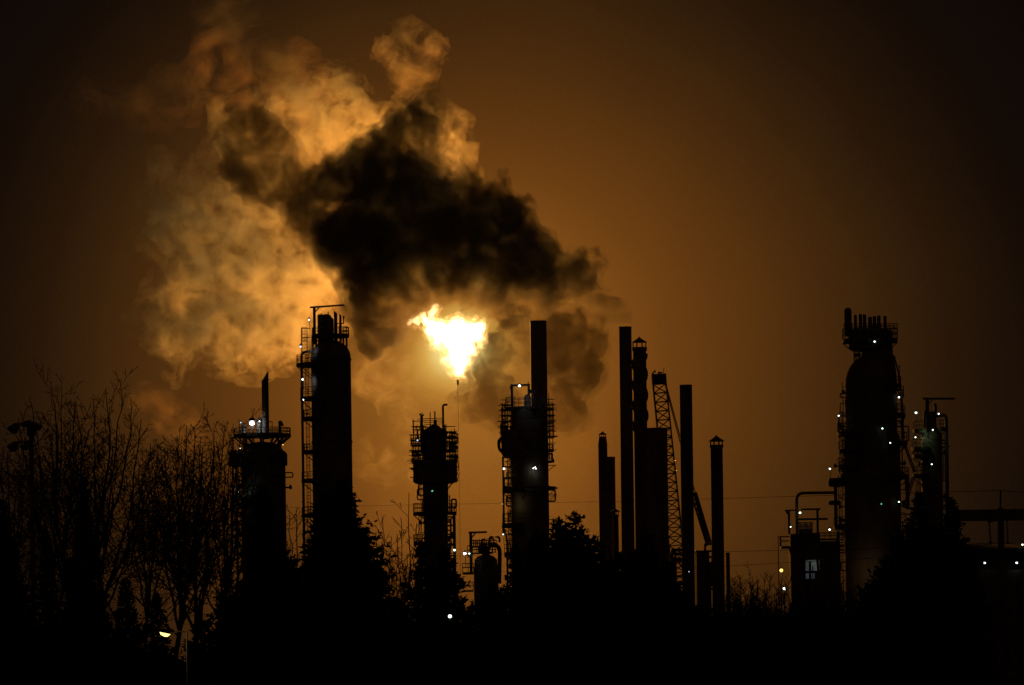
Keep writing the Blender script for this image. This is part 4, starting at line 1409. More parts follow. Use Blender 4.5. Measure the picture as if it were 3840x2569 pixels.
# ------------------------------------------------------------------ spruces
def spruce(label, px, top, hw_bottom, D, seed, name='spruce_tree', power=.85, lean=0.0, at=2569, group='dark spruces', dens=1.0, gap=0.0):
    """hw_bottom: half width in photo pixels at row `at`"""
    rnd = random.Random(seed)
    tip = P(px, top, D)
    H = tip.z
    o = thing(name, label, 'tree', (tip.x, D, 0), group)
    s = K * D
    zb = P(px, at, D).z
    Rb = 1.12 * hw_bottom * s / ((1 - max(.0, zb) / H) ** power)
    MB().tube([(0, 0, 0), (0, 0, H * .97)], .03 + H * .012, 8, .02).build('trunk', M['bark'], o, True)
    mb = MB()
    v, f = mb.v, mb.f

    def clump(c, d, L, w):
        side = d.orthogonal().normalized()
        side.rotate(Matrix.Rotation(rnd.uniform(0, PI), 3, d))
        i = len(v)
        e = c + d * L
        m = c + d * L * .45
        v.append(tuple(c - side * w * .25))
        v.append(tuple(m - side * w * .5))
        v.append(tuple(e))
        v.append(tuple(m + side * w * .5))
        f.append((i, i + 1, i + 2, i + 3))

    z = max(.25, zb - .8 if zb > 1 else .25)
    while z < H:
        q = z / H
        rad = Rb * (1 - q) ** power + .05
        k = max(5, int((6 + rad * 5.5) * dens))
        az0 = rnd.uniform(0, 6.28)
        for i in range(k):
            az = az0 + 2 * PI * i / k + rnd.uniform(-.3, .3)
            lob = .8 + .32 * noise.noise(Vector((math.cos(az) * 1.3 + seed * 7.1, math.sin(az) * 1.3, z * .55)))
            L = rad * lob * rnd.choice((.7, .85, .95, 1.0, 1.1)) * (1.15 if rnd.random() < .1 else 1)
            if rnd.random() < gap:
                continue
            L *= 1 + .28 * max(0, noise.noise(Vector((seed * 3.3, math.cos(az) * .8, z * 1.7 + az)))) * 2
            el = R(-12 + 48 * q + rnd.uniform(-9, 9))
            d = Vector((math.cos(az) * math.cos(el), math.sin(az) * math.cos(el), math.sin(el)))
            p0 = Vector((0, 0, z + rnd.uniform(-.12, .12)))
            nseg = max(3, int(L / .16))
            for j in range(nseg + 1):
                u = (j + .6) / (nseg + 1)
                c = p0 + d * (L * u) + Vector((0, 0, L * .13 * u * u * (1 if q < .7 else .4)))
                c += Vector((rnd.uniform(-.05, .05), rnd.uniform(-.05, .05), rnd.uniform(-.05, .05)))
                if u < .72:
                    clump(c, (d + Vector((rnd.gauss(0, .5), rnd.gauss(0, .5), rnd.gauss(0, .6)))).normalized(), rnd.uniform(.4, .6) * min(1, L), rnd.uniform(.25, .4) * min(1, L))
                for m_ in range(1 if u < .4 else 3):
                    dd = (d * .75 + Vector((rnd.gauss(0, .55), rnd.gauss(0, .55), rnd.gauss(-.06, .42)))).normalized()
                    clump(c, dd, rnd.uniform(.2, .36) * (1.0 if L > .8 else .7), rnd.uniform(.07, .13))
        z += rnd.uniform(.16, .26) + .1 * (1 - q) * min(1, H / 9)
    i = len(v)
    for k in range(5):
        clump(Vector((0, 0, H - .35 + k * .07)), Vector((rnd.gauss(0, .15), rnd.gauss(0, .15), 1)).normalized(), .3, .06)
    mb.build('crown', M['needle'], o)
    return o


SP = [
    ('spruce at the frame edge under the low bare tree, broad and black', 5, 1895, 150, 236, 1, .7),
    ('narrow spruce beside the floodlight pole base', 170, 1990, 90, 228, 2, .8),
    ('pointed spruce standing before the bare tree forks, sharp thin top', 315, 1800, 130, 238, 3, .95),
    ('low spruce beneath the wide bare tree, left of the street lamp', 470, 2180, 110, 226, 4, .8),
    ('small spruce right behind the street lamp head', 590, 2240, 90, 224, 5, .8),
    ('broad black spruce standing in front of the squat vessel', 985, 1828, 150, 230, 6, .62),
    ('low spruce filling the gap below the slender bare tree', 850, 2120, 100, 222, 7, .75),
    ('tallest broad spruce in front of the domed column', 1290, 1800, 250, 225, 8, .72),
    ('second top leaning against the tallest broad spruce', 1208, 1856, 150, 227, 9, .6),
    ('slim spruce just beside the tall sapling below the slim column', 1580, 2045, 105, 226, 10, .7),
    ('slim dense spruce over the greenish lamp', 1668, 2056, 125, 222, 11, .6),
    ('small spruce at the foot of the broad scaffolded column', 1932, 2056, 160, 236, 12, 1.0),
    ('twin-topped spruce crown, taller tip with fine needles, beside the broad column', 2158, 1928, 235, 214, 13, .8),
    ('twin-topped spruce crown, lower tip', 2098, 1962, 205, 216, 14, .72),
    ('dark shouldered spruce against the base of the broad scaffolded column', 2022, 2000, 165, 218, 15, .62),
    ('pointed spruce in front of the small capped stacks', 2228, 2028, 200, 220, 16, .75),
    ('low spruce by the foot of the tallest plain stack', 2318, 2085, 160, 224, 17, .7),
    ('spruce before the thick short stack and spiral-finned stack', 2426, 2012, 185, 218, 18, .7),
    ('low ragged spruce below the lattice crane boom', 2506, 2105, 160, 228, 19, .8),
    ('large spreading spruce overlapping the massive dark column, long side boughs', 3446, 1862, 270, 206, 20, .92),
    ('tall narrow spruce top beside the slim davit column', 3566, 1876, 170, 210, 21, .8),
]
for i, (lab, px, top, hw, D, sd, pw) in enumerate(SP):
    spruce(lab, px, top, hw, D, sd, power=pw, gap=.05 if hw > 100 else .1)

# near low spruces that fill the dark bottom of the view
LOW = [(-40, 2200, 110), (110, 2290, 90), (240, 2300, 80), (385, 2430, 60), (520, 2470, 60), (760, 2330, 90), (910, 2190, 130), (1090, 2100, 150), (1390, 2110, 150),
       (1490, 2260, 120), (1620, 2280, 120), (1770, 2275, 120), (1850, 2205, 120), (1990, 2190, 140), (2110, 2160, 150), (2290, 2170, 160), (2400, 2180, 160), (2560, 2225, 150),
       (3330, 2105, 170), (3640, 2140, 110)]
LOWLAB = ['low black spruce at the very frame edge', 'low black spruce under the floodlight pole', 'low black spruce left of the pointed-top spruce foot', 'knee-high young spruce under the wide bare tree',
          'knee-high young spruce near the street lamp pole', 'young spruce just past the street lamp pole', 'dense low spruce at the foot of the broad vessel-side spruce', 'dense low spruce between the two broadest spruces',
          'dense low spruce on the sapling side of the tallest spruce', 'low spruce below the twiggy bush tree', 'low spruce under the greenish lamp', 'low spruce below the pipe skid', 'rounded low spruce under the broad scaffolded column',
          'low spruce in front of the shouldered spruce', 'low spruce below the twin-topped crown', 'low spruce below the small capped stacks', 'low spruce below the tallest plain stack', 'low spruce where the tree row ends beside the bare bushes',
          'low spruce spreading from the large spruce toward the lit bay', 'low spruce beside the wooden utility pole']
for i, ((px, top, hw), lab) in enumerate(zip(LOW, LOWLAB)):
    spruce(lab, px, top, hw, 196 + (i * 7) % 13, 60 + i, power=.6, gap=.0, group='low spruces along the row')


# ------------------------------------------------------------------ bare bushes of the hedge belt
def shrub(label, px, top, hw, D, seed, spiky=1.0):
    rnd = random.Random(seed)
    tip = P(px, top, D)
    o = thing('bare_shrub', label, 'shrub', (tip.x, D, 0), 'bare shrubs of the hedge belt')
    H = tip.z
    s = K * D
    w = hw * s
    mb = MB()
    n = int(46 + hw * .3)
    for i in range(n):
        bx = rnd.uniform(-w, w) * .8
        by = rnd.uniform(-1, 1) * min(w, 1.6) * .8
        env = 1 - (abs(bx) / w) ** 2 * .35
        h = H * env * rnd.uniform(.74, .99) * (1.0 if rnd.random() < .85 else 1.06)
        p = Vector((bx, by, 0))
        d = Vector((bx / w * .22 + rnd.gauss(0, .08), rnd.gauss(0, .1), 1)).normalized()
        m = 5
        pts = [p.copy()]
        for k in range(m):
            d = (d + Vector((rnd.gauss(0, .07), rnd.gauss(0, .07), .05))).normalized()
            p = p + d * h / m
            pts.append(p.copy())
        mb.tube(pts, .022, 3, .011, False)
        for k in range(int(h * 7)):
            q = rnd.uniform(.25, .98)
            j = min(m - 1, int(q * m))
            a = pts[j].lerp(pts[j + 1], q * m - j)
            az = rnd.uniform(0, 2 * PI)
            dd = Vector((math.cos(az) * .6, math.sin(az) * .6, rnd.uniform(.4, 1.1))).normalized()
            L = rnd.uniform(.2, .7) * (1.2 - q * .7) * spiky
            b = a + dd * L
            mb.tube([a, a.lerp(b, .5) + Vector((rnd.gauss(0, .03), 0, .02)), b], .013, 3, .009, False)
            if q < .8:
                for _ in range(2):
                    az = rnd.uniform(0, 2 * PI)
                    e = a.lerp(b, rnd.uniform(.3, .8))
                    mb.tube([e, e + Vector((math.cos(az) * .25, math.sin(az) * .25, rnd.uniform(.05, .3)))], .011, 3, .008, False)
    mb.build('branches', M['bark'], o)
    lb = MB()
    for i in range(int(w * H * 60)):
        x = rnd.uniform(-w, w)
        env = 1 - (abs(x) / w) ** 2 * .3
        z = rnd.uniform(0, H * .76 * env)
        y = rnd.uniform(-1, 1) * 1.1
        c = Vector((x, y, z))
        u = Vector((rnd.gauss(0, 1), rnd.gauss(0, 1), rnd.gauss(0, 1))).normalized()
        v_ = u.orthogonal().normalized()
        a = rnd.uniform(.07, .17)
        i0 = len(lb.v)
        lb.v += [tuple(c - u * a), tuple(c + v_ * a * .6), tuple(c + u * a), tuple(c - v_ * a * .6)]
        lb.f.append((i0, i0 + 1, i0 + 2, i0 + 3))
    lb.build('foliage', M['needle'], o)
    return o


SH = [(2600, 2220, 70, 'round dark shrub beside the last spruce of the row'), (2690, 2212, 75, 'shrub below the lone capped stack'), (2770, 2182, 60, 'shrub starting the spiky twig tops'),
      (2835, 2115, 62, 'spikiest shrub, long twigs standing up beside the yard lamp'), (2905, 2155, 60, 'shrub under the amber yard lamp'), (2985, 2170, 70, 'shrub below the process block edge'),
      (3075, 2150, 75, 'shrub in front of the lit bay'), (3165, 2165, 75, 'shrub between the lit bay and the large spruce'), (3250, 2215, 70, 'shrub touching the large spruce'),
      (2650, 2330, 95, 'low front shrub near the last spruce'), (2800, 2300, 95, 'low front shrub below the spiky twig tops'), (2950, 2290, 95, 'low front shrub below the yard lamp'), (3110, 2280, 100, 'low front shrub below the lit bay'),
      (3260, 2300, 90, 'low front shrub beside the large spruce')]
for i, (px, top, hw, lab) in enumerate(SH):
    shrub(lab, px, top, hw, (252 if top < 2250 else 222) + (i % 3) * 4, 200 + i, 1.6 if px == 2835 else 1.0)
# distant bushes at the refinery fence, behind the hedge
hb = MB()
rnd = random.Random(77)
for i in range(16000):
    x = rnd.uniform(-45, 28)
    y = 330 + rnd.uniform(-5, 5)
    top = 3.0 + 1.5 * noise.noise(Vector((x * .18, 0, 3))) + .8 * noise.noise(Vector((x * .7, 4, 3)))
    z = rnd.uniform(0, 1) ** .8 * max(1.0, top)
    c = Vector((x, y, z))
    u = Vector((rnd.gauss(0, 1), rnd.gauss(0, .6), rnd.gauss(0, 1.2))).normalized()
    v_ = u.orthogonal().normalized()
    a = rnd.uniform(.12, .34)
    i0 = len(hb.v)
    hb.v += [tuple(c - u * a), tuple(c + v_ * a * .5), tuple(c + u * a), tuple(c - v_ * a * .5)]
    hb.f.append((i0, i0 + 1, i0 + 2, i0 + 3))
tag(hb.build('undergrowth', M['needle']), 'dense black undergrowth along the field edge behind the trees', 'undergrowth', kind='stuff')


# ------------------------------------------------------------------ smoke, steam and flame
import numpy as np


def lattice_noise(p, seed):
    rs = np.random.RandomState(seed)
    T = rs.rand(32, 32, 32).astype(np.float32)
    i = np.floor(p).astype(np.int32)
    f = (p - i).astype(np.float32)
    f = f * f * f * (f * (f * 6 - 15) + 10)
    i &= 31
    j = (i + 1) & 31
    x0, y0, z0 = i[..., 0], i[..., 1], i[..., 2]
    x1, y1, z1 = j[..., 0], j[..., 1], j[..., 2]
    fx, fy, fz = f[..., 0], f[..., 1], f[..., 2]
    c00 = T[x0, y0, z0] * (1 - fx) + T[x1, y0, z0] * fx
    c10 = T[x0, y1, z0] * (1 - fx) + T[x1, y1, z0] * fx
    c01 = T[x0, y0, z1] * (1 - fx) + T[x1, y0, z1] * fx
    c11 = T[x0, y1, z1] * (1 - fx) + T[x1, y1, z1] * fx
    return ((c00 * (1 - fy) + c10 * fy) * (1 - fz) + (c01 * (1 - fy) + c11 * fy) * fz) * 2 - 1


def fbm(p, seed, octaves, gain=.55, billow=False):
    a, t, tot = 1.0, 0.0, 0.0
    for k in range(octaves):
        n = lattice_noise(p * (2.03 ** k) + 11.3 * k, seed + k)
        t = t + a * ((1 - 2 * np.abs(n)) if billow else n)
        tot += a
        a *= gain
    return t / tot


def surface_net(F, iso, org, h):
    """closed quad surface of F > iso on a regular grid"""
    F = F - iso
    F[0], F[-1] = -1, -1
    F[:, 0], F[:, -1] = -1, -1
    F[:, :, 0], F[:, :, -1] = -1, -1
    S = F > 0
    nx, ny, nz = F.shape
    cnt = np.zeros((nx - 1, ny - 1, nz - 1), np.float32)
    acc = np.zeros((nx - 1, ny - 1, nz - 1, 3), np.float32)
    rng = ((0, 1), (0, 1), (0, 1))

    def sl(dx, dy, dz):
        return (slice(dx, nx - 1 + dx), slice(dy, ny - 1 + dy), slice(dz, nz - 1 + dz))
    for ax in range(3):
        o = [k for k in range(3) if k != ax]
        for u in (0, 1):
            for v in (0, 1):
                d0 = [0, 0, 0]
                d0[o[0]], d0[o[1]] = u, v
                d1 = list(d0)
                d1[ax] = 1
                A, B = F[sl(*d0)], F[sl(*d1)]
                m = (A > 0) != (B > 0)
                t = np.where(m, A / np.where(m, A - B, 1), 0)
                cnt += m
                for k in range(3):
                    acc[..., k] += m * (t if k == ax else d0[k])
    act = cnt > 0
    idx = -np.ones(cnt.shape, np.int64)
    n = int(act.sum())
    idx[act] = np.arange(n)
    g = np.argwhere(act).astype(np.float32)
    V = (g + acc[act] / cnt[act][:, None]) * h + np.array(org, np.float32)
    Q = []
    for ax in range(3):
        o = [(ax + 1) % 3, (ax + 2) % 3]
        a = [slice(1, -1)] * 3
        b_ = [slice(1, -1)] * 3
        a[ax] = slice(0, F.shape[ax] - 1)
        b_[ax] = slice(1, F.shape[ax])
        A, B = S[tuple(a)], S[tuple(b_)]
        for flip in (False, True):
            m = (A & ~B) if not flip else (~A & B)
            e = np.argwhere(m)
            if not len(e):
                continue
            base = e.copy()
            base[:, o[0]] += 1
            base[:, o[1]] += 1
            q = []
            for du, dv in ((-1, -1), (0, -1), (0, 0), (-1, 0)):
                c = base.copy()
                c[:, o[0]] += du
                c[:, o[1]] += dv
                q.append(idx[c[:, 0], c[:, 1], c[:, 2]])
            q = np.stack(q, 1)
            Q.append(q[:, ::-1] if flip else q)
    return V, np.concatenate(Q)


def cloud_field(blobs, D, h, A, seed, squash=1.0, soft=1.2, pad=5.0):
    """signed metres inside the cloud (positive) with turbulence added; blobs in 2344-wide photo units"""
    q = 3840 / 2344.0
    B = []
    for b in blobs:
        u, v, r = b[:3]
        dy = b[3] if len(b) > 3 else 0
        p = P(u * q, v * q, D)
        B.append((p.x, p.y + dy, p.z, r * q * K * D))
    B = np.array(B, np.float32)
    pd = pad
    lo = (B[:, :3] - B[:, 3:4] * np.array([1, squash, 1])).min(0) - pd
    hi = (B[:, :3] + B[:, 3:4] * np.array([1, squash, 1])).max(0) + pd
    n = np.ceil((hi - lo) / h).astype(int) + 1
    ax = [lo[k] + h * np.arange(n[k], dtype=np.float32) for k in range(3)]
    X, Y, Z = np.meshgrid(*ax, indexing='ij')
    S = np.full(X.shape, -1e3, np.float32)
    E = np.zeros(X.shape, np.float32)
    for x, y, z, r in B:
        d = np.sqrt((X - x) ** 2 + ((Y - y) / squash) ** 2 + (Z - z) ** 2)
        E += np.exp(np.clip((r - d) / soft, -30, 20))
    S = soft * np.log(E + 1e-9)
    pts = np.stack([X, Y, Z], -1)
    w = np.stack([fbm(pts / 14 + 3, seed + 50, 2), fbm(pts / 14 + 9, seed + 60, 2), fbm(pts / 14 + 17, seed + 70, 2)], -1) * 4.0
    F = S
    for sc, a, o, bl in A:
        F = F + a * fbm((pts + w) / sc, seed + int(sc * 10), o, .58, bl)
    return F, lo, h


def shells(field, levels, min_quads=400, minor=60):
    """nested closed meshes of the field at the given levels; stray crumbs are dropped"""
    F, lo, h = field
    out = []
    for lv in levels:
        V, Q = surface_net(F.copy(), lv, lo, h)
        # connected pieces through union by label propagation
        lab = np.arange(len(V))
        E = np.concatenate([Q[:, [0, 1]], Q[:, [1, 2]], Q[:, [2, 3]], Q[:, [3, 0]]])
        for _ in range(400):
            m = np.minimum(lab[E[:, 0]], lab[E[:, 1]])
            old = lab.copy()
            np.minimum.at(lab, E[:, 0], m)
            np.minimum.at(lab, E[:, 1], m)
            lab = lab[lab]
            if (old == lab).all():
                break
        u, c = np.unique(lab, return_counts=True)
        big = u[c == c.max()][:1] if minor is None else u[c >= max(minor, 0)]
        big = u[np.argsort(-c)[:1]]
        keep = np.isin(lab, big)
        Q = Q[keep[Q].all(1)]
        used = np.unique(Q)
        mp = -np.ones(len(V), np.int64)
        mp[used] = np.arange(len(used))
        me = bpy.data.meshes.new('cloud')
        me.from_pydata(V[used].tolist(), [], mp[Q].tolist())
        me.update()
        out.append(me)
    return out


def smoke_mat(name, dens, scat, absorb, nscale, lo, hi, aniso=.3, detail=6, floor=0.0, rate=.5, nscale2=None, dist=.5, zs=1.0):
    m, nt, out = new_mat(name)
    g = nt.nodes.new('ShaderNodeNewGeometry')
    mp = nt.nodes.new('ShaderNodeMapping')
    mp.inputs['Scale'].default_value = (1, 1, zs)
    n = nt.nodes.new('ShaderNodeTexNoise')
    n.inputs['Scale'].default_value = nscale
    n.inputs['Detail'].default_value = detail
    n.inputs['Roughness'].default_value = .66
    n.inputs['Distortion'].default_value = dist
    mr = nt.nodes.new('ShaderNodeMapRange')
    mr.inputs['From Min'].default_value = lo
    mr.inputs['From Max'].default_value = hi
    mr.inputs['To Min'].default_value = floor * dens
    mr.inputs['To Max'].default_value = dens
    nt.links.new(g.outputs['Position'], mp.inputs['Vector'])
    nt.links.new(mp.outputs[0], n.inputs['Vector'])
    nt.links.new(n.outputs['Fac'], mr.inputs['Value'])
    sc = nt.nodes.new('ShaderNodeVolumeScatter')
    sc.inputs['Color'].default_value = (*scat, 1)
    sc.inputs['Anisotropy'].default_value = aniso
    nt.links.new(mr.outputs[0], sc.inputs['Density'])
    if absorb:
        ab = nt.nodes.new('ShaderNodeVolumeAbsorption')
        ab.inputs['Color'].default_value = (.02, .015, .01, 1)
        mu = nt.nodes.new('ShaderNodeMath')
        mu.operation = 'MULTIPLY'
        mu.inputs[1].default_value = absorb
        nt.links.new(mr.outputs[0], mu.inputs[0])
        nt.links.new(mu.outputs[0], ab.inputs['Density'])
        ad = nt.nodes.new('ShaderNodeAddShader')
        nt.links.new(sc.outputs[0], ad.inputs[0])
        nt.links.new(ab.outputs[0], ad.inputs[1])
        nt.links.new(ad.outputs[0], out.inputs['Volume'])
    else:
        nt.links.new(sc.outputs[0], out.inputs['Volume'])
    m.cycles.volume_step_rate = rate
    return m


def smoke(name, label, me, mat, cat='smoke', group=None):
    me.materials.append(mat)
    o = bpy.data.objects.new(name, me)
    col.objects.link(o)
    return tag(o, label, cat, group)


DF = 1110.0
DARK = [(1388, 737, 15), (1374, 728, 20), (1358, 712, 27), (1338, 692, 34), (1314, 668, 35), (1300, 650, 34), (1270, 642, 38), (1262, 690, 32), (1235, 622, 46), (1200, 600, 58), (1166, 512, 40), (1160, 560, 60),
        (1120, 500, 48), (1100, 560, 80), (1060, 620, 80), (1000, 560, 88), (1010, 480, 60), (960, 640, 66), (900, 620, 84), (880, 530, 90), (960, 440, 66), (985, 310, 32), (1000, 350, 36),
        (940, 335, 48), (890, 375, 55), (960, 400, 52), (840, 430, 60), (780, 480, 58), (725, 500, 46), (740, 560, 46), (800, 575, 70), (820, 650, 44), (850, 672, 40), (930, 676, 34), (870, 680, 36), (1000, 660, 46), (1100, 645, 50), (1150, 665, 40), (1205, 660, 45), (1062, 688, 26), (1110, 690, 20), (905, 690, 34), (960, 690, 32), (1030, 684, 28), (1080, 676, 36), (1130, 690, 32), (1180, 690, 34), (1240, 690, 32), (1300, 690, 26)]
DARK = [(u, v, r, -34 + 6 * math.sin(u * .03)) for u, v, r in DARK]
GOLD = [(330, 705, 34), (345, 740, 30), (350, 720, 42), (370, 670, 50), (430, 740, 64), (400, 790, 38), (440, 650, 70), (520, 760, 68), (480, 690, 70), (570, 700, 80), (560, 790, 48), (640, 770, 60), (660, 680, 80), (715, 730, 62), (700, 620, 80),
        (620, 600, 80), (540, 600, 72), (480, 560, 62), (420, 520, 62), (372, 500, 48), (350, 455, 34), (400, 440, 52), (470, 480, 62), (375, 385, 38), (540, 520, 72), (600, 500, 72), (520, 420, 60), (540, 330, 62),
        (580, 280, 52), (640, 265, 56), (700, 250, 52), (760, 238, 52), (808, 222, 44), (830, 265, 44), (780, 300, 62), (700, 320, 72), (640, 370, 62), (720, 410, 62), (800, 360, 62), (850, 310, 52), (900, 280, 50),
        (960, 268, 44), (1008, 278, 44), (1030, 320, 40), (1022, 370, 40), (1045, 405, 30), (1000, 400, 50), (1080, 430, 26), (750, 660, 55), (760, 600, 52)]
GOLD = [(u, v, r, 6 + 5 * math.sin(v * .02)) for u, v, r in GOLD]
PATCH = [(590, 325, 48), (570, 390, 48), (600, 440, 42), (640, 380, 44), (660, 455, 44), (690, 500, 40), (720, 530, 36)]
PATCH = [(u, v, r, -26) for u, v, r in PATCH]
UPPER = [(630, 165, 66), (560, 120, 62), (500, 90, 58), (520, 40, 54), (460, 160, 58), (400, 195, 56), (345, 225, 50), (295, 240, 40), (650, 205, 54), (450, 220, 48), (560, 200, 50), (540, 0, 44), (240, 215, 36), (190, 215, 28), (480, 10, 36), (680, 170, 30)]
UPPER = [(u, v, r, 14) for u, v, r in UPPER]
PUFF = [(900, 110, 44), (940, 80, 44), (960, 130, 48), (915, 155, 32), (945, 165, 20), (988, 100, 28), (925, 48, 26), (870, 115, 24)]
PUFF = [(u, v, r, 4) for u, v, r in PUFF]
LOWR = [(1130, 890, 66), (1180, 930, 50), (1270, 900, 62), (1300, 830, 62), (1345, 850, 40), (1240, 770, 64), (1150, 800, 60), (1085, 930, 46), (1350, 780, 42), (1290, 945, 32), (1190, 730, 50), (1290, 740, 44), (1345, 735, 30)]
LOWR = [(u, v, r, 16) for u, v, r in LOWR]
LOWL = [(845, 725, 42), (880, 760, 40), (850, 795, 26), (925, 745, 36), (800, 730, 36), (950, 720, 22)]
LOWL = [(u, v, r, -16) for u, v, r in LOWL]
BASE = [(880, 850, 60), (940, 900, 70), (860, 940, 60), (930, 1000, 70), (1000, 960, 70), (1060, 1020, 70), (990, 1070, 70), (1100, 1100, 70), (900, 1080, 60), (1160, 1040, 60), (830, 870, 40), (1000, 1160, 70), (1090, 1180, 60)]
BASE = [(u, v, r, 25) for u, v, r in BASE]

HAZE = [(1040, 1000, 90), (1060, 1100, 120), (1180, 1100, 120), (960, 1120, 110), (1120, 1250, 130), (1290, 1060, 90), (980, 1260, 120), (1240, 960, 60), (1040, 930, 50), (1260, 1220, 120)]
HAZE = [(u, v, r, -28) for u, v, r in HAZE]

TURB = ((9.0, 5.0, 6, False), (4.0, 1.3, 4, True), (1.8, .9, 2, False))


def cloud(name, label, cat, blobs, h, A, seed, levels, mats, squash=.8, parts=('inner_smoke', 'dense_core', 'dense_core'), soft=1.2):
    fld = cloud_field(blobs, DF, h, A, seed, squash, soft)
    root = None
    for k, (me, mt) in enumerate(zip(shells(fld, levels), mats)):
        me.materials.append(mt)
        o = bpy.data.objects.new(name if k == 0 else parts[k - 1], me)
        col.objects.link(o)
        if k == 0:
            root = tag(o, label, cat)
        else:
            o.parent = root
    return root


st_a = smoke_mat('steam_wisp', .055, (.97, .84, .62), 0, .20, .475, .575, .2, 10, .0, .3, dist=.7)
st_b = smoke_mat('lit_steam', .14, (.98, .86, .66), 0, .19, .465, .56, .2, 10, .03, .3, dist=.7)
dk_a = smoke_mat('smoke_fringe', .17, (.28, .23, .17), 1.2, .20, .46, .565, .1, 10, .0, .3, dist=.7)
dk_b = smoke_mat('black_smoke', .24, (.40, .34, .25), .9, .18, .43, .54, .0, 10, .03, .3, dist=.7)
dk_c = smoke_mat('black_smoke_core', .26, (.85, .72, .54), .15, .14, .40, .58, -.1, 8, .08, .5)
pt_a = smoke_mat('thin_black_smoke', .12, (.25, .22, .19), 1.2, .16, .43, .60, .2, 9, .0, .3, dist=.8)
pt_b = smoke_mat('thin_black_smoke_inner', .26, (.18, .16, .13), 1.5, .15, .40, .58, .1, 9, .08, .3, dist=.8)
up_a = smoke_mat('thin_steam', .065, (.95, .52, .27), 0, .12, .45, .64, .2, 9, .0, .4, dist=.8)
pf_a = smoke_mat('puff_steam', .10, (.95, .68, .44), 0, .17, .43, .62, .2, 9, .0, .3, dist=.8)
br_a = smoke_mat('brown_smoke', .13, (.22, .17, .12), 1.2, .17, .43, .60, .3, 9, .0, .3, dist=.8)
br_b = smoke_mat('brown_smoke_inner', .28, (.16, .125, .09), 1.6, .16, .42, .58, .2, 9, .02, .3, dist=.8)
w1_a = smoke_mat('faint_wisp', .022, (.95, .62, .36), 0, .16, .45, .64, .2, 9, .0, .4, dist=.7)
wi_a = smoke_mat('golden_wisp', .026, (.97, .84, .62), 0, .18, .45, .62, .2, 9, .0, .4, dist=.7)
hz_a = smoke_mat('warm_haze', .02, (.36, .28, .19), .9, .03, .1, .7, .0, 2, .6, 1.0)
hz_b = smoke_mat('warm_haze_inner', .03, (.36, .28, .19), .9, .03, .1, .7, .0, 2, .6, 1.0)

cloud('smoke_plume', 'huge black smoke plume drifting from the tallest stack over the flare', 'smoke', DARK, .5, TURB, 1, (-1.5, .1, 1.9), (dk_a, dk_b, dk_c), 1.0)
cloud('steam_cloud', 'great golden lit steam cloud billowing beside the black plume', 'steam', GOLD, .6, TURB, 2, (-2.2, .8), (st_a, st_b), .7, ('inner_steam',))
cloud('smoke_patch', 'dark smoke patch floating in front of the golden steam', 'smoke', PATCH, .55, TURB, 3, (-1.8, .0), (pt_a, pt_b), .6)
cloud('steam_streak', 'faint rusty streak of steam above the golden cloud', 'steam', UPPER, .8, ((10.0, 6.0, 5, False),), 4, (-2.0, .8), (up_a, up_a), .7, ('inner_steam',))
cloud('steam_puff', 'small detached orange puff of steam high over the black plume', 'steam', PUFF, .55, ((7.0, 3.6, 5, False), (3.0, .8, 3, True)), 5, (.0, 1.5), (pf_a, pf_a), .7, ('inner_steam',))
cloud('smoke_plume', 'ragged brown smoke curling around the pale concrete stack', 'smoke', LOWR, .62, TURB, 6, (-1.0, 1.0), (br_a, br_b), .5)
cloud('smoke_patch', 'ragged dark smoke hanging between the domed column and the flame', 'smoke', LOWL, .5, ((7.0, 4.0, 5, False), (3.0, 1.0, 3, True)), 7, (-1.3, .2), (pt_a, pt_b), .6)
WISP1 = [(375, 965, 36, 6), (345, 945, 30, 6), (410, 980, 26, 6), (330, 915, 18, 6)]
WISP2 = [(865, 850, 46, 6), (905, 880, 40, 6), (840, 830, 34, 6), (930, 985, 28, 6), (905, 955, 26, 6), (850, 1010, 24, 6), (842, 1045, 20, 6), (925, 930, 28, 6), (940, 1080, 22, 6), (935, 1040, 22, 6)]
cloud('steam_wisp', 'faint steam drifting low behind the bare tree tops', 'steam', WISP1, .6, TURB, 12, (-1.6, .4), (w1_a, w1_a), .6, ('inner_steam',))
cloud('steam_wisp', 'thin golden steam shreds hanging between the domed column and the slim column', 'steam', WISP2, .6, TURB, 14, (-1.4, .6), (wi_a, wi_a), .6, ('inner_steam',))
cloud('haze', None, None, HAZE, 1.5, ((14.0, 5.0, 3, False),), 9, (-2.5, 0, 2.5), (hz_a, hz_a, hz_b), .22, ('inner_haze', 'inner_haze'), 4.0)['kind'] = 'structure'

FL = [(1052, 869, 8), (1052, 858, 10), (1052, 848, 13), (1050, 835, 18), (1048, 815, 26), (1050, 790, 35), (1050, 772, 37), (1080, 768, 25), (1085, 753, 19), (1093, 742, 11), (1020, 772, 29), (1000, 752, 22), (985, 737, 16),
      (985, 720, 14), (991, 710, 9), (967, 728, 10), (952, 730, 8), (940, 733, 6), (1025, 748, 16), (1060, 752, 20)]
FL = [(u, v, r, 0) for u, v, r in FL]


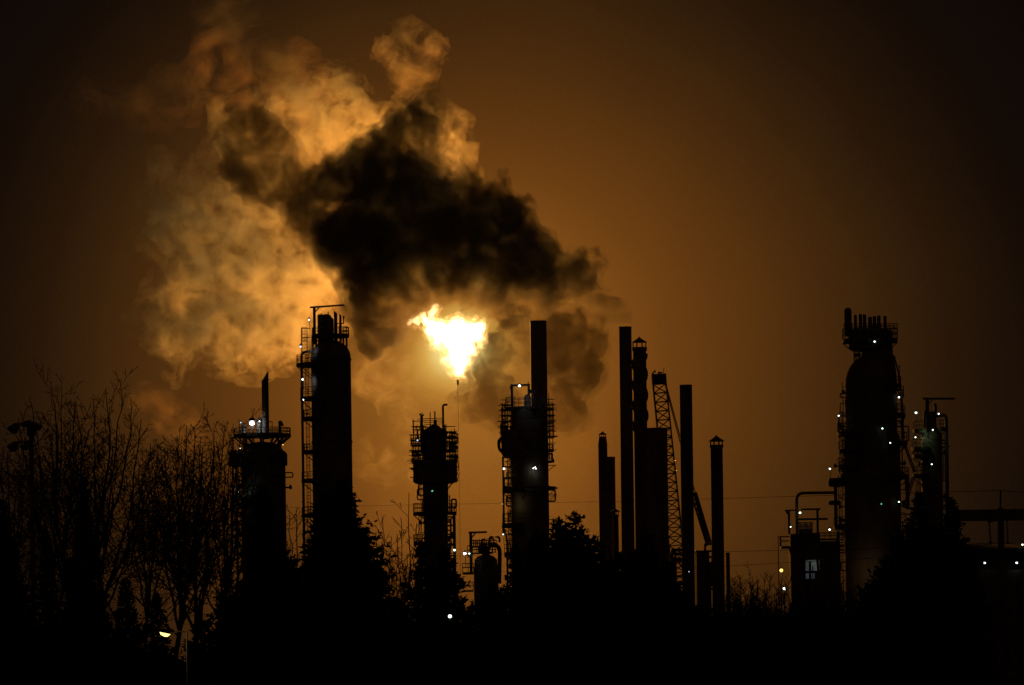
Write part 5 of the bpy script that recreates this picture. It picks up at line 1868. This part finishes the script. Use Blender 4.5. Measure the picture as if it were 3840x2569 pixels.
def flame_mat(name, c, lo, hi, e0, e1, sc):
    fm, nt, out = new_mat(name)
    g = nt.nodes.new('ShaderNodeNewGeometry')
    n = nt.nodes.new('ShaderNodeTexNoise')
    n.inputs['Scale'].default_value = sc
    n.inputs['Detail'].default_value = 7
    n.inputs['Distortion'].default_value = 1.2
    mr = nt.nodes.new('ShaderNodeMapRange')
    mr.inputs['From Min'].default_value = lo
    mr.inputs['From Max'].default_value = hi
    mr.inputs['To Min'].default_value = e0
    mr.inputs['To Max'].default_value = e1
    e = nt.nodes.new('ShaderNodeEmission')
    e.inputs['Color'].default_value = (*c, 1)
    nt.links.new(g.outputs['Position'], n.inputs['Vector'])
    nt.links.new(n.outputs['Fac'], mr.inputs['Value'])
    nt.links.new(mr.outputs[0], e.inputs['Strength'])
    nt.links.new(e.outputs[0], out.inputs['Volume'])
    fm.cycles.volume_step_rate = .3
    fm.cycles.emission_sampling = 'NONE'
    return fm


f_out = flame_mat('flame_fringe', (1, .50, .15), .42, .64, 0, .35, .5)
f_in = flame_mat('gas_flame', (1, .58, .22), .36, .6, .05, 1.6, .4)
f_core = flame_mat('flame_core', (1, .8, .55), .2, .5, .8, 3.0, .3)
fld = cloud_field(FL, DF, .26, ((3.4, 2.3, 5, False), (1.2, 1.0, 3, False)), 8, .8, .5, 5.0)
fo = None
for lv, mt, nm in ((-.8, f_out, 'flame'), (.1, f_in, 'inner_flame'), (.8, f_core, 'flame_core')):
    me = shells(fld, (lv,))[0]
    me.materials.append(mt)
    o = bpy.data.objects.new(nm, me)
    col.objects.link(o)
    if fo is None:
        fo = tag(o, 'blinding white gas flame burning above the thin flare stack', 'flame')
    else:
        o.parent = fo

# light of the burning flare
fp = P(1705, 1270, DF)
l = bpy.data.lights.new('flare_light', 'POINT')
l.energy = 1.5e6
l.color = (1.0, .405, .062)
l.use_nodes = True
lt = l.node_tree
em = next(n for n in lt.nodes if n.type == 'EMISSION')
fall = lt.nodes.new('ShaderNodeLightFalloff')
fall.inputs['Strength'].default_value = 1.0
fall.inputs['Smooth'].default_value = 5000.0
lt.links.new(fall.outputs['Quadratic'], em.inputs['Strength'])
l.shadow_soft_size = 3.0
lo = bpy.data.objects.new('flare_light', l)
col.objects.link(lo)
lo.location = fp
lo.parent = fo

# ------------------------------------------------------------------ night sky with the glow of the flare
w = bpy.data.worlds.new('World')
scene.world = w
w.use_nodes = True
nt = w.node_tree
for n in list(nt.nodes):
    nt.nodes.remove(n)
out = nt.nodes.new('ShaderNodeOutputWorld')
bg = nt.nodes.new('ShaderNodeBackground')
tc = nt.nodes.new('ShaderNodeTexCoord')
vd = nt.nodes.new('ShaderNodeVectorMath')
vd.operation = 'DISTANCE'
fd = (P(1715, 1300, DF) - Vector((0, 0, CZ))).normalized()
vd.inputs[1].default_value = fd
nrm = nt.nodes.new('ShaderNodeVectorMath')
nrm.operation = 'NORMALIZE'
nt.links.new(tc.outputs['Generated'], nrm.inputs[0])
nt.links.new(nrm.outputs[0], vd.inputs[0])
mr = nt.nodes.new('ShaderNodeMapRange')
mr.inputs['From Min'].default_value = 0
mr.inputs['From Max'].default_value = 2600 * K
sub = nt.nodes.new('ShaderNodeVectorMath')
sub.operation = 'SUBTRACT'
sub.inputs[1].default_value = fd
nt.links.new(nrm.outputs[0], sub.inputs[0])
dt = nt.nodes.new('ShaderNodeVectorMath')
dt.operation = 'DOT_PRODUCT'
dt.inputs[1].default_value = (-.07, 0, .10)
nt.links.new(sub.outputs[0], dt.inputs[0])
ad = nt.nodes.new('ShaderNodeMath')
ad.operation = 'ADD'
nt.links.new(vd.outputs['Value'], ad.inputs[0])
nt.links.new(dt.outputs['Value'], ad.inputs[1])
nt.links.new(ad.outputs[0], mr.inputs['Value'])
# soft unevenness of the glowing haze
ns = nt.nodes.new('ShaderNodeTexNoise')
ns.inputs['Scale'].default_value = 22
ns.inputs['Detail'].default_value = 3
nt.links.new(nrm.outputs[0], ns.inputs['Vector'])
ma = nt.nodes.new('ShaderNodeMath')
ma.operation = 'MULTIPLY_ADD'
ma.inputs[1].default_value = .07
nt.links.new(ns.outputs['Fac'], ma.inputs[0])
nt.links.new(mr.outputs[0], ma.inputs[2])
sb = nt.nodes.new('ShaderNodeMath')
sb.operation = 'SUBTRACT'
sb.inputs[1].default_value = .035
nt.links.new(ma.outputs[0], sb.inputs[0])
rp = nt.nodes.new('ShaderNodeValToRGB')
cr = rp.color_ramp
cr.interpolation = 'LINEAR'
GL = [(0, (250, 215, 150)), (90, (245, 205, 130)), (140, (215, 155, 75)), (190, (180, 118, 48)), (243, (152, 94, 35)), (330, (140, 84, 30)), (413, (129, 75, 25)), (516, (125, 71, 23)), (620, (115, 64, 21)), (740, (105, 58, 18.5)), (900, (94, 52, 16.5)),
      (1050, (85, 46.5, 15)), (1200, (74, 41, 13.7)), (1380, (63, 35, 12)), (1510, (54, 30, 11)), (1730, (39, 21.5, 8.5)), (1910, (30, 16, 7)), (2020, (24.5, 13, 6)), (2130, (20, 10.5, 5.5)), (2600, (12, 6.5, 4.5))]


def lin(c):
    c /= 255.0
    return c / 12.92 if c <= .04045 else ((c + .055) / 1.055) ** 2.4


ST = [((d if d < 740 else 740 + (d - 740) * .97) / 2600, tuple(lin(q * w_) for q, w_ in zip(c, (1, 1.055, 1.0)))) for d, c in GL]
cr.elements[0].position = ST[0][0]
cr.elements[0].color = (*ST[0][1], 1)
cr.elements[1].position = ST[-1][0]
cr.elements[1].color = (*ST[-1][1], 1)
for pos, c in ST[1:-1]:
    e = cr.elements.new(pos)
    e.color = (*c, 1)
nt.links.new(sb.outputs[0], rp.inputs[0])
sky = nt.nodes.new('ShaderNodeTexSky')
sky.sky_type = 'NISHITA'
sky.sun_disc = False
sky.sun_elevation = R(-6)
sky.sun_rotation = R(20)
mx = nt.nodes.new('ShaderNodeMix')
mx.data_type = 'RGBA'
mx.blend_type = 'ADD'
mx.inputs['Factor'].default_value = .0004
nt.links.new(rp.outputs[0], mx.inputs['A'])
nt.links.new(sky.outputs[0], mx.inputs['B'])
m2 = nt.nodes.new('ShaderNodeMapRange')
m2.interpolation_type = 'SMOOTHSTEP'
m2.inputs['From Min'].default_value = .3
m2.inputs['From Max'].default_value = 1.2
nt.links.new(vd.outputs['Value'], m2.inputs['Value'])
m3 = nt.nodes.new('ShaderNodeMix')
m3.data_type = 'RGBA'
m3.inputs['B'].default_value = (.022, .011, .0055, 1)  # dim brown glow added to the unseen sky, lifts the tower fronts
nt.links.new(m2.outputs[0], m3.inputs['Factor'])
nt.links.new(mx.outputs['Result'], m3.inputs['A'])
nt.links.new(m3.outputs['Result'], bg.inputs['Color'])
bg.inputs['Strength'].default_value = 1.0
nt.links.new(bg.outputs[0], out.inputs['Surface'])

# ------------------------------------------------------------------ render settings
scene.view_settings.view_transform = 'Standard'
scene.view_settings.look = 'None'
scene.view_settings.exposure = 0
c = scene.cycles
c.max_bounces = 4
c.diffuse_bounces = 2
c.glossy_bounces = 2
c.transparent_max_bounces = 16
c.volume_bounces = 1
c.volume_step_rate = 1.0
c.volume_max_steps = 512
c.use_denoising = True
c.denoising_prefilter = 'ACCURATE'
c.sample_clamp_direct = 6.0
c.sample_clamp_indirect = 2.0
c.use_adaptive_sampling = False
c.adaptive_threshold = .02
scene.render.dither_intensity = 2.0
